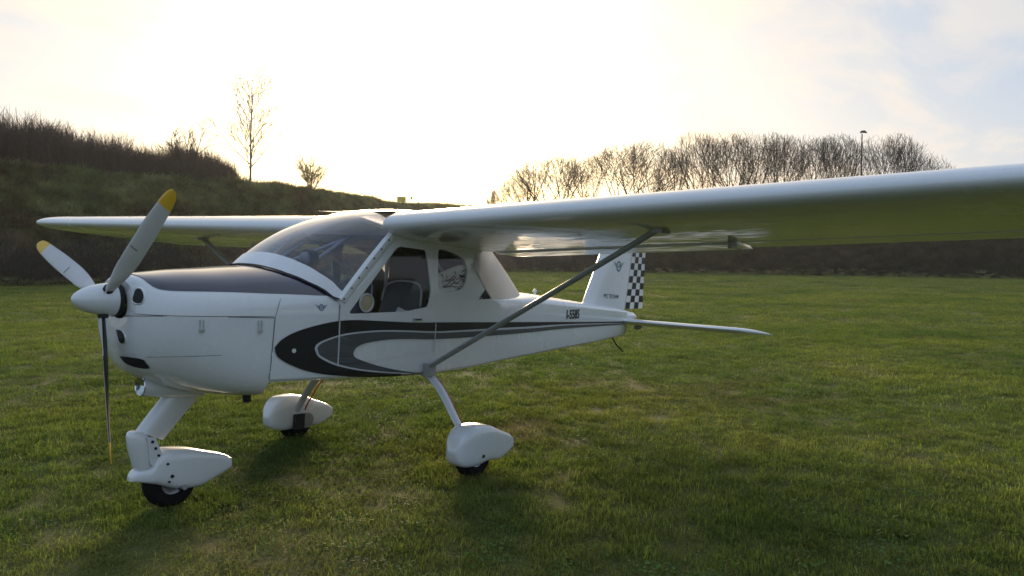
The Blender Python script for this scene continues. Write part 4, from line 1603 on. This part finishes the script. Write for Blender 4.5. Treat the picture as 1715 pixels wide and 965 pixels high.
# ---------------- left hillside and right embankment
foot_px = [(-420, 488, 36), (-200, 478, 41), (0, 470, 46), (200, 466, 52), (420, 460, 62), (620, 456, 76), (800, 454, 92), (960, 452, 118), (1120, 450, 150)]
crest_px = [(-420, 268, 52), (-200, 276, 57), (0, 281, 62), (100, 287, 64), (230, 301, 67), (330, 308, 71), (420, 309, 76), (520, 321, 84), (600, 333, 95), (680, 344, 112), (760, 347, 130), (960, 366, 165), (1120, 384, 200)]
foot = catmull([Vector((*at(u, v, d).xy, -.15)) for u, v, d in foot_px], 90)
crest = catmull([at(u, v, d) for u, v, d in crest_px], 90)


def hill_pt(i, t, nz=True):
    i = min(max(i, 0), 88.999)
    k = int(i); f = i - k
    A = foot[k].lerp(foot[k + 1], f); B = crest[k].lerp(crest[k + 1], f)
    if t <= 1:
        p = A.lerp(B, t)
        p.z = A.z + (B.z - A.z) * (t * .9 + .1 * math.sin(t * math.pi / 2)) * (1 if t > 0 else 1)
    else:
        d = (B - A); d.z = 0
        p = B + d.normalized() * (t - 1) * 60
        p.z = B.z - (t - 1) * 1.5
    if nz:
        w = min(1, t * 6)
        p.z += w * (.42 * fbm(p.x, p.y, .40, 1.7, 4) + .16 * fbm(p.x, p.y, 1.3, 4.4, 3)) * (1.0 if t < .93 else .5)
    return p


ts_ = [0, .03, .07] + [.1 + .9 * k / 34 for k in range(35)] + [1.05, 1.15, 1.4, 1.8, 2.6]
mb = MB(); mb.grid([[hill_pt(i * 89 / 180, t) for t in ts_] for i in range(181)])
HILLC = ((.12, .122, .065), (.185, .178, .095), (.25, .225, .125))
M['hillsoil'] = ground_mat('rough_hill_turf', HILLC, .18, (.5, .5, (.075, .055, .032)), 6, 1.0, .15)
M['tussock'] = veg_mat('tussock_grass', ((.115, .13, .065), (.19, .19, .095), (.28, .26, .15)), .25, .7, .4, (.12, .5, (.15, .105, .062)), (.8, .45, 1.6))
tag(mb.build("hillside", M['hillsoil'], smooth=180, merge=False), kind='structure')

bank_foot = [Vector((*at(u, v, d).xy, -.1)) for u, v, d in ((700, 455, 112), (860, 455, 104), (1000, 457, 101), (1250, 459, 100), (1500, 462, 100), (1715, 464, 100), (1950, 466, 100), (2300, 470, 102))]
bank_foot = catmull(bank_foot, 80)


def bank_pt(i, t, nz=True):
    i = min(max(i, 0), 78.999)
    k = int(i); f = i - k
    A = bank_foot[k].lerp(bank_foot[k + 1], f)
    away = Vector((A.x - CAM.x, A.y - CAM.y, 0)).normalized()
    hh = 4.45
    if t <= 1:
        p = A + away * (9 * t); p.z = -.1 + hh * (t ** .9)
    else:
        p = A + away * (9 + (t - 1) * 60); p.z = hh - .1 + .2 * (t - 1)
    if nz:
        p.z += min(1, t * 5) * (.45 * fbm(p.x, p.y, .3, 6.1, 4) + .16 * fbm(p.x, p.y, 1.1, 2.4, 3))
    return p


tb = [0, .04] + [.1 + .9 * k / 22 for k in range(23)] + [1.03, 1.08, 1.2, 1.5, 2.0]
mb = MB(); mb.grid([[bank_pt(i * 79 / 200, t) for t in tb] for i in range(201)])
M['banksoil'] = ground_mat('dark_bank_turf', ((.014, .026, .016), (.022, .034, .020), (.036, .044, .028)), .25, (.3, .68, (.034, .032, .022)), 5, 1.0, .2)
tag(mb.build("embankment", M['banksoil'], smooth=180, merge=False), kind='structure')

tm = [tuft("tussock", 90, .38, .14, .52, .014, .030, M['tussock'], 400 + k, 1.3, 3, .8) for k in range(4)]
ct = mk_collection("tussocks", tm)
pts, rot, scl = [], [], []
for _ in range(17000):
    i = rng.random() ** 1.25 * 62; t = rng.random() ** .85 * 1.06
    p = hill_pt(i, t)
    pts.append(p); rot.append((rng.gauss(0, .2), rng.gauss(0, .2), rng.uniform(0, 6.28)))
    s = rng.uniform(.7, 1.5) * (1.0 + .6 * max(0, fbm(p.x, p.y, .3, 3.3, 3))); scl.append((s, s, s * rng.uniform(.6, 1.1)))
scatter("hill_grass", pts, rot, scl, rs.randint(0, 4, len(pts)), ct)
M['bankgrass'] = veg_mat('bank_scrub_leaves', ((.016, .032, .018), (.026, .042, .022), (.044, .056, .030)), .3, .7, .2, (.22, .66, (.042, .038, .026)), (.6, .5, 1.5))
M['rimgrass'] = veg_mat('bank_top_grass', ((.05, .085, .018), (.07, .11, .025), (.09, .12, .03)), .3, .6, .35)
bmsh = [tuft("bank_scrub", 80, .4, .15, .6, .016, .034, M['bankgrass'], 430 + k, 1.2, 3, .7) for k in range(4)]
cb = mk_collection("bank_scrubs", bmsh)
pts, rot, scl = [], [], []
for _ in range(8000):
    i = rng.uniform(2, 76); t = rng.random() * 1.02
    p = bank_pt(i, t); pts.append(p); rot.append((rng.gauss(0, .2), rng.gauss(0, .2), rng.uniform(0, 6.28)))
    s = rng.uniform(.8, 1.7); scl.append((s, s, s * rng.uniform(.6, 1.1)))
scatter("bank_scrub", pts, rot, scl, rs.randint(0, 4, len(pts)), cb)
rm = [tuft("rim_tuft", 60, .4, .15, .45, .016, .03, M['rimgrass'], 450 + k, 1.0, 2) for k in range(2)]
crm = mk_collection("rim_tufts", rm)
pts, rot, scl = [], [], []
for _ in range(1500):
    p = bank_pt(rng.uniform(20, 78), rng.uniform(1.0, 1.12)); pts.append(p); rot.append((0, 0, rng.uniform(0, 6.28))); s = rng.uniform(.8, 1.4); scl.append((s, s, s))
scatter("bank_top_grass", pts, rot, scl, rs.randint(0, 2, len(pts)), crm)


# ---------------- bare winter trees
class TreeBuilder:
    def __init__(self, seed):
        self.r = random.Random(seed)
        self.trunk, self.crown = MB(), MB()
        self.count = 0

    def seg(self, pts, r0, r1, lvl):
        n = len(pts)
        rad = [r0 + (r1 - r0) * k / (n - 1) for k in range(n)]
        (self.trunk if lvl == 0 else self.crown).tube(pts, rad, 8 if lvl == 0 else (5 if lvl == 1 else 3), 0, cap=False)

    def grow(self, p, d, L, rad, lvl, o):
        r = self.r
        n = 5 if lvl < 2 else (4 if lvl < 4 else 3)
        pts = [p.copy()]
        q, dd = p.copy(), d.copy()
        for k in range(n):
            w = o['wob'] * (.5 if lvl == 0 else 1)
            dd = (dd + Vector((r.gauss(0, w), r.gauss(0, w), r.gauss(0, w * .6))) + Vector((0, 0, o['up'] * (.3 if lvl == 0 else 1)))).normalized()
            q = q + dd * (L / n)
            if 'env' in o and lvl > 0:
                rx, zc_, rz = o['env']
                if (q.x * q.x + q.y * q.y) / rx ** 2 + ((q.z - zc_) / rz) ** 2 > r.uniform(.85, 1.0):
                    break
            pts.append(q.copy())
        if len(pts) < 2:
            return
        n = len(pts) - 1
        end = max(rad * o['taper'], o['rmin'])
        self.seg(pts, rad, end, lvl)
        if lvl >= o['depth']:
            return
        lo = o['first'][lvl] if lvl < len(o['first']) else .3
        nk = o['kids'][lvl] if lvl < len(o['kids']) else 3
        for c in range(nk):
            t = lo + (1 - lo) * ((c + r.random() * .9) / nk)
            f = t * n; k = min(int(f), n - 1)
            b = pts[k].lerp(pts[k + 1], f - k)
            ax = (pts[k + 1] - pts[k]).normalized()
            s = ax.orthogonal().normalized()
            ang = RAD(r.uniform(*o['ang']))
            phi = c * 2.4 + r.uniform(-.6, .6)
            s = Matrix.Rotation(phi, 3, ax) @ s
            nd = (ax * math.cos(ang) + s * math.sin(ang)).normalized()
            rr = max((rad + (end - rad) * t) * o['rk'] * r.uniform(.75, 1.1), o['rmin'])
            ln = L * o['lk'][lvl if lvl < len(o['lk']) else -1] * r.uniform(.7, 1.15) * (1.12 - .45 * t * o.get('cone', .6))
            self.grow(b, nd, ln, rr, lvl + 1, o)


M['bark'] = simple('grey_brown_bark', (.060, .050, .040), .9, var=.35, scale=6)
M['twig'] = simple('brown_twigs', (.040, .034, .029), .9, var=.3, scale=3)
M['birchbark'] = simple('pale_birch_bark', (.22, .19, .15), .8, var=.4, scale=5)
M['thicketwood'] = simple('dark_thicket_stems', (.070, .048, .036), .9, var=.4, scale=2)
M['glowtwig'] = simple('glow_tinted_twigs', (.30, .23, .09), .8, var=.3, scale=3)  # yellow of the bright sky glow put into the twig colour

VASE = dict(depth=4, kids=[6, 7, 7, 5], first=[.6, .30, .25, .2], ang=(16, 40), up=.035, wob=.05, taper=.35, rk=.68, rmin=.022, lk=[2.3, .46, .45, .5], cone=.8)
ROW = dict(VASE, ang=(14, 40), lk=[3.6, .55, .5, .55], cone=.5, up=.05, rmin=.0135, env=(4.6, 8.0, 6.0))


def tree_meshes(seed, H_, o, r0, trunk_frac=.42):
    tb_ = TreeBuilder(seed)
    tb_.grow(Vector((0, 0, -.3)), Vector((0, 0, 1)), H_ * trunk_frac, r0, 0, o)
    zt = max(v[2] for v in tb_.crown.v)
    k = H_ / zt
    for mb_ in (tb_.trunk, tb_.crown):
        mb_.v = [(x * k, y * k, z * k) for x, y, z in mb_.v]
    return tb_.trunk.mesh("trunk"), tb_.crown.mesh("crown")


def plant_tree(name, loc, tm_, cm_, rz, s, label, cat, group=None, mats=None):
    e = empty(name, loc); e.rotation_euler = (0, 0, rz); e.scale = s
    tag(e, label, cat, group)
    for nm, me in (("trunk", tm_), ("crown", cm_)):
        c = bpy.data.objects.new(nm, me); col.objects.link(c); c.parent = e
    return e


rowvars = []
for k in range(6):
    o = dict(ROW, env=[(4.4, 8.0, 6.0), (5.2, 7.6, 6.2), (3.8, 8.2, 5.9)][k % 3])
    o['kids'] = [[6, 6, 5, 3], [5, 7, 5, 3], [7, 6, 4, 3]][k % 3]
    o['ang'] = [(14, 40), (18, 46), (12, 36)][k % 3]
    t_, c_ = tree_meshes(700 + k, 13.5, o, .26)
    t_.materials.append(M['bark']); c_.materials.append(M['twig'])
    t_.shade_smooth(); c_.shade_smooth()
    rowvars.append((t_, c_))

rowpx = [(862, 298, 118), (884, 278, 122), (914, 262, 117), (941, 257, 121), (980, 261, 118), (1037, 243, 116), (1060, 236, 122), (1089, 231, 117), (1130, 246, 124),
         (1166, 216, 117), (1186, 222, 122), (1218, 218, 118), (1243, 217, 121), (1264, 221, 117), (1296, 220, 123), (1316, 222, 118), (1345, 224, 121), (1374, 225, 117),
         (1404, 221, 121), (1430, 229, 118), (1472, 224, 122), (1501, 222, 117), (1528, 234, 121), (1552, 256, 118)]
ordn = ["first", "second", "third", "fourth", "fifth", "sixth", "seventh", "eighth", "ninth", "tenth", "eleventh", "twelfth"]
for k, (u, v, d) in enumerate(rowpx):
    top = at(u, v, d)
    h = top.z - 4.2
    if k < 12:
        lab = "bare winter tree in the row behind the wing, %s from the left" % ordn[k]
    else:
        lab = "bare winter tree in the row behind the wing, %s from the right" % ordn[len(rowpx) - 1 - k]
    if k == 0:
        lab = "short rounded bare tree at the left end of the row behind the wing"
    if k == len(rowpx) - 1:
        lab = "low spreading bare tree at the right end of the row behind the wing"
    s = h / 13.5
    wv = rng.uniform(.8, 1.1) * (1.45 if k < 7 else 1)
    t_, c_ = rowvars[(k * 5 + k // 6) % 6]
    plant_tree("bare_tree", (top.x, top.y, 4.2), t_, c_, rng.uniform(0, 6.28), (s * wv, s * wv, s), lab, "tree", "bare trees in the row beyond the embankment")

# tall slender tree on the hill crest
SL_ = dict(depth=3, kids=[26, 6, 4], first=[.14, .25, .3], ang=(28, 50), up=.06, wob=.035, taper=.24, rk=.50, rmin=.018, lk=[.50, .5, .5], cone=1.15)
b0 = at(419, 309, 74); t0_ = at(429, 107, 74)
t_, c_ = tree_meshes(811, t0_.z - b0.z, SL_, .13, .93)
t_.materials.append(M['birchbark']); c_.materials.append(M['twig']); t_.shade_smooth()
e = plant_tree("slender_tree", (b0.x, b0.y, b0.z - .1), t_, c_, 1.0, (1, 1, 1), "tall slender bare tree with a pale trunk standing alone on the hill crest", "tree")
e.rotation_euler = (RAD(1.0), RAD(2.2), .4)
# bare shrub-like tree rising out of the thicket
b1 = at(316, 306, 71); t1 = at(312, 186, 71)
o = dict(VASE); o['kids'] = [7, 6, 5, 3]; o['ang'] = (16, 40); o['first'] = [.15, .25, .25, .25]; o['depth'] = 4; o['rmin'] = .010
t_, c_ = tree_meshes(823, t1.z - b1.z, o, .10, .2)
t_.materials.append(M['bark']); c_.materials.append(M['twig'])
plant_tree("bare_tree", (b1.x, b1.y, b1.z - .1), t_, c_, .3, (1.05, 1.05, 1), "bare many-stemmed tree rising out of the right end of the dark thicket", "tree")
# rounded bush on the crest
b2 = at(521, 321, 84); t2 = at(520, 250, 84)
o = dict(VASE); o['kids'] = [13, 7, 6, 4]; o['ang'] = (14, 44); o['first'] = [.05, .2, .2, .2]; o['depth'] = 4; o['rmin'] = .008; o['lk'] = [3.6, .5, .5, .5]; o['env'] = (1.75, 2.2, 2.05)
t_, c_ = tree_meshes(831, t2.z - b2.z, o, .10, .16)
t_.materials.append(M['glowtwig']); c_.materials.append(M['glowtwig'])
plant_tree("bush", (b2.x, b2.y, b2.z - .1), t_, c_, 0, (1.0, 1.0, 1), "rounded bare bush tinted by the yellow sky glow on the hill crest, right of the tall slender tree", "bush")
# tiny far bush left of the row
b3 = at(826, 338, 150); t3 = at(828, 318, 150)
t_, c_ = tree_meshes(837, 4, o, .06, .35)
t_.materials.append(M['twig']); c_.materials.append(M['twig'])
s = (t3.z - b3.z + 3) / 4
plant_tree("bush", (b3.x, b3.y, b3.z - 3), t_, c_, 0, (s * .6, s * .6, s), "tiny distant bare bush just left of the row of bare trees", "bush")

# dense dark thicket on the hill top: one mass of bare stems
thm = []
for k in range(5):
    r = random.Random(900 + k)
    mb = MB()
    for _ in range(46):
        a = r.uniform(0, 6.28); q = 1.25 * math.sqrt(r.random())
        p = Vector((q * math.cos(a), q * math.sin(a), -.2))
        h = r.uniform(2.4, 4.3)
        d = Vector((r.gauss(0, .12), r.gauss(0, .12), 1)).normalized()
        pp = [p]
        for j in range(4):
            d = (d + Vector((r.gauss(0, .10), r.gauss(0, .10), .05))).normalized(); pp.append(pp[-1] + d * h / 4)
        mb.tube(pp, [.030, .026, .020, .014, .006], 3, cap=False)
        for j in range(9):
            t = r.uniform(.35, .98) * 4; i = min(int(t), 3)
            b = pp[i].lerp(pp[i + 1], t - i)
            dd = Vector((r.gauss(0, .5), r.gauss(0, .5), .9)).normalized(); L = r.uniform(.35, 1.0)
            m_ = b + dd * L * .5
            e_ = m_ + (dd + Vector((0, 0, .4))).normalized() * L * .5
            mb.tube([b, m_, e_], [.011, .009, .005], 3, cap=False)
    me = mb.mesh("thicket_clump"); me.materials.append(M['thicketwood']); thm.append(me)
cth = mk_collection("thicket_clumps", thm)
pts, rot, scl = [], [], []
for _ in range(620):
    u = rng.uniform(-330, 400)
    d = rng.uniform(1, 20)
    base_v = float(np.interp(u, [-420, -200, 0, 100, 230, 330, 420], [268, 276, 281, 287, 301, 308, 309]))
    dd = float(np.interp(u, [-420, -200, 0, 100, 230, 330, 420], [52, 57, 62, 64, 67, 71, 76]))
    topv = float(np.interp(u, [-420, 0, 60, 200, 270, 330, 385, 400], [150, 186, 190, 222, 238, 240, 268, 292]))
    p = at(u, base_v, dd); q = at(u, topv, dd)
    dirv = Vector((p.x - CAM.x, p.y - CAM.y, 0)).normalized()
    hgt = (q.z - p.z) * 1.12 + .3
    s = hgt / 4.3 * rng.uniform(.72, 1.08)
    P = p + dirv * d * (.35 + .65 * min(1, max(0, (410 - u) / 150)))
    P.z = p.z - .3
    pts.append(P); rot.append((rng.gauss(0, .06), rng.gauss(0, .06), rng.uniform(0, 6.28))); scl.append((max(s, .6) * .9, max(s, .6) * .9, s))
scatter("thicket", pts, rot, scl, rs.randint(0, 5, len(pts)), cth)

# dry weed stalks and scrub along the foot of the hill and of the bank
M['crestgrass'] = veg_mat('sunglow_crest_grass', ((.42, .27, .09), (.50, .33, .12), (.55, .38, .16)), .5, .8, .55)  # dry grass, its gold tint painting in the backlit glow of the crest
rm = [tuft("crest_tuft", 60, .45, .25, .75, .016, .03, M['crestgrass'], 470 + k, .8, 2) for k in range(2)]
ccr = mk_collection("crest_tufts", rm)
pts, rot, scl = [], [], []
for _ in range(1500):
    i = rng.uniform(43, 76); p = hill_pt(i, 1.02 - abs(rng.gauss(0, .10)) * (1 if i > 50 else .5)); pts.append(p); rot.append((0, 0, rng.uniform(0, 6.28))); s = rng.uniform(.7, 1.4); scl.append((s, s, s * .8))
scatter("crest_grass", pts, rot, scl, rs.randint(0, 2, len(pts)), ccr)
# longer grass where the mowing stops at the foot of both banks
pts, rot, scl = [], [], []
for _ in range(1600):
    if rng.random() < .5:
        p = hill_pt(rng.uniform(0, 60), abs(rng.gauss(0, .02))) + Vector((rng.gauss(-.3, .6), rng.gauss(-.3, .6), 0))
    else:
        p = bank_pt(rng.uniform(2, 78), abs(rng.gauss(0, .05))) + Vector((rng.gauss(-.6, 1.0), rng.gauss(-.6, 1.0), 0))
    p.z = max(p.z, 0); pts.append(p); rot.append((0, 0, rng.uniform(0, 6.28))); s = rng.uniform(.5, 1.2); scl.append((s, s, s * rng.uniform(.4, 1)))
scatter("unmown_edge", pts, rot, scl, rs.randint(0, 4, len(pts)), ct)
M['weed'] = simple('dry_weed_stalks', (.16, .105, .070), .9, var=.4, scale=1.2)
M['scrub'] = simple('dark_scrub_twigs', (.045, .040, .030), .9, var=.4, scale=1.0)
wm = []
for k, (mt, hh) in enumerate(((M['weed'], 1.5), (M['weed'], 1.2), (M['scrub'], 1.4), (M['scrub'], 1.7))):
    r = random.Random(950 + k); mb = MB()
    for _ in range(70):
        a = r.uniform(0, 6.28); q = .9 * math.sqrt(r.random()); p = Vector((q * math.cos(a), q * math.sin(a), -.05))
        h = r.uniform(.45, 1) * hh
        d = Vector((r.gauss(0, .14), r.gauss(0, .14), 1)).normalized()
        p1_ = p + d * h * .5; p2_ = p1_ + (d + Vector((r.gauss(0, .15), r.gauss(0, .15), 0))).normalized() * h * .5
        mb.tube([p, p1_, p2_], [.014, .011, .006], 3, cap=False)
        for j in range(5):
            b = p1_.lerp(p2_, r.random()); dd = Vector((r.gauss(0, .7), r.gauss(0, .7), .8)).normalized()
            mb.tube([b, b + dd * r.uniform(.1, .35)], [.010, .005], 3, cap=False)
    me = mb.mesh("weed_clump"); me.materials.append(mt); wm.append(me)
cw = mk_collection("weed_clumps", wm)
pts, rot, scl, idx = [], [], [], []
for _ in range(950):
    i = rng.uniform(0, 60); t = abs(rng.gauss(.10, .12))
    p = hill_pt(i, t); pts.append(p); rot.append((0, 0, rng.uniform(0, 6.28)))
    s = rng.uniform(.6, 1.15) * (1 - min(.5, t)); scl.append((s * 1.2, s * 1.2, s))
    c = fbm(p.x, p.y, .12, 4.7, 3)
    idx.append(rng.choice((0, 1)) if c > -.05 else rng.choice((2, 3)))
for _ in range(420):
    i = rng.uniform(2, 20); t = rng.random() * .5
    p = bank_pt(i, t); pts.append(p); rot.append((0, 0, rng.uniform(0, 6.28)))
    s = rng.uniform(.6, 1.3); scl.append((s * 1.3, s * 1.3, s)); idx.append(rng.choice((0, 2, 3, 3)))
scatter("dry_weeds", pts, rot, scl, idx, cw)

# ---------------- small things along the crest
M['stake'] = simple('weathered_stakes', (.16, .11, .07), .9, var=.3)
me = MB(); me.tube([(0, 0, -.2), (0, 0, .5)], [.03, .024], 6); stake_me = me.mesh("vine_stake"); stake_me.materials.append(M['stake'])
cu_, cv_ = [420, 520, 600, 680, 760], [309, 321, 333, 344, 347]
cdist = [76, 84, 95, 112, 130]
for k in range(26):
    u = 425 + 5.4 * k + rng.uniform(-1.2, 1.2)
    p = at(u, float(np.interp(u, cu_, cv_)), float(np.interp(u, cu_, cdist)))
    o = bpy.data.objects.new("vine_stake", stake_me); col.objects.link(o)
    o.location = p; o.scale = (1, 1, rng.uniform(.8, 1.25)); o.rotation_euler = (rng.gauss(0, .05), rng.gauss(0, .05), 0)
    tag(o, "short brown stake in the line on the hill crest near the slender tree", "stake", "stakes along the hill crest")
me = MB(); me.tube([(0, 0, -.3), (0, 0, 1.15)], [.05, .045], 8); fp_me = me.mesh("fence_post"); fp_me.materials.append(M['stake'])
for k, u in enumerate((701, 712, 724, 737, 749, 761)):
    p = at(u, float(np.interp(u, cu_, cv_)), float(np.interp(u, cu_, cdist)))
    o = bpy.data.objects.new("fence_post", fp_me); col.objects.link(o)
    o.location = p; o.scale = (1, 1, .75 + .5 * (k % 2 == 0))
    tag(o, "wooden fence post on the far crest above the cabin, %s from the left" % ordn[k], "post", "fence posts on the far crest")
c = at(672.5, 333.5, 111); r_ = CR.copy(); r_.z = 0; r_.normalize(); fw = Vector((-r_.y, r_.x, 0))
gz = at(672, 343, 111).z
M['yellowboard'] = simple('yellow_board_paint', (.75, .55, .06), .5)
e = empty("yellow_board", (c.x, c.y, gz - .3)); e.rotation_euler = (0, 0, math.atan2(r_.y, r_.x))
tag(e, "small yellow board on two posts on the far hill crest above the cabin roof", "sign")
mb = MB(); mb.box((-.62, -.02, c.z - gz - .1), (.62, .02, c.z - gz + .65)); mb.build("board", M['yellowboard'], e, smooth=0)
for s in (-1, 1):
    mb = MB(); mb.tube([(s * .5, .04, -.2), (s * .5, .04, c.z - gz + .6)], .03, 6); mb.build("post", M['stake'], e)
c = at(689.3, 331.5, 112); gz = at(689, 344, 112).z
e = empty("small_sign", (c.x, c.y, gz - .3)); e.rotation_euler = (0, 0, math.atan2(r_.y, r_.x))
tag(e, "small dark square sign on a thin post beside the yellow board on the far crest", "sign")
mb = MB(); mb.box((-.18, -.015, c.z - gz + .12), (.18, .015, c.z - gz + .48)); mb.build("plate", M['strut'], e, smooth=0)
mb = MB(); mb.tube([(0, .03, -.2), (0, .03, c.z - gz + .40)], .014, 6); mb.build("post", M['alu'], e)

# street lamp in front of the tree row
pb_ = at(1441, 330, 113); ptp = at(1444.5, 224, 113)
e = empty("street_lamp", (pb_.x, pb_.y, 4.2)); tag(e, "dark street lamp with a single head standing among the bare trees behind the wing", "street lamp")
h = ptp.z - 4.2; lean = Vector((ptp.x - pb_.x, ptp.y - pb_.y, 0)) * .5
mb = MB(); mb.tube([(0, 0, -.3), (lean.x, lean.y, h)], [.11, .07], 10); mb.build("pole", M['matblack'], e)
mb = MB()
tp = Vector((lean.x, lean.y, h)); s = r_
mb.tube([tp + s * -.22 + Vector((0, 0, .10)), tp + s * -.1 + Vector((0, 0, .24)), tp + s * .25 + Vector((0, 0, .28)), tp + s * .6 + Vector((0, 0, .14))], [.10, .18, .22, .10], 10, sy=.8)
mb.build("lamp_head", M['matblack'], e)

# ---------------- evening air
hz_ = bpy.data.materials.new("evening_haze"); hz_.use_nodes = True
t = hz_.node_tree
t.nodes.remove(t.nodes['Principled BSDF'])
pv = t.nodes.new('ShaderNodeVolumePrincipled')
pv.inputs['Color'].default_value = (.90, .94, .98, 1)
pv.inputs['Density'].default_value = .0003
pv.inputs['Anisotropy'].default_value = .45
t.links.new(pv.outputs[0], t.nodes['Material Output'].inputs['Volume'])
mb = MB(); mb.box((-1610, -1610, -2.5), (1630, 1630, 27))
hb = mb.build("haze", hz_, smooth=0)
tag(hb, kind='stuff')
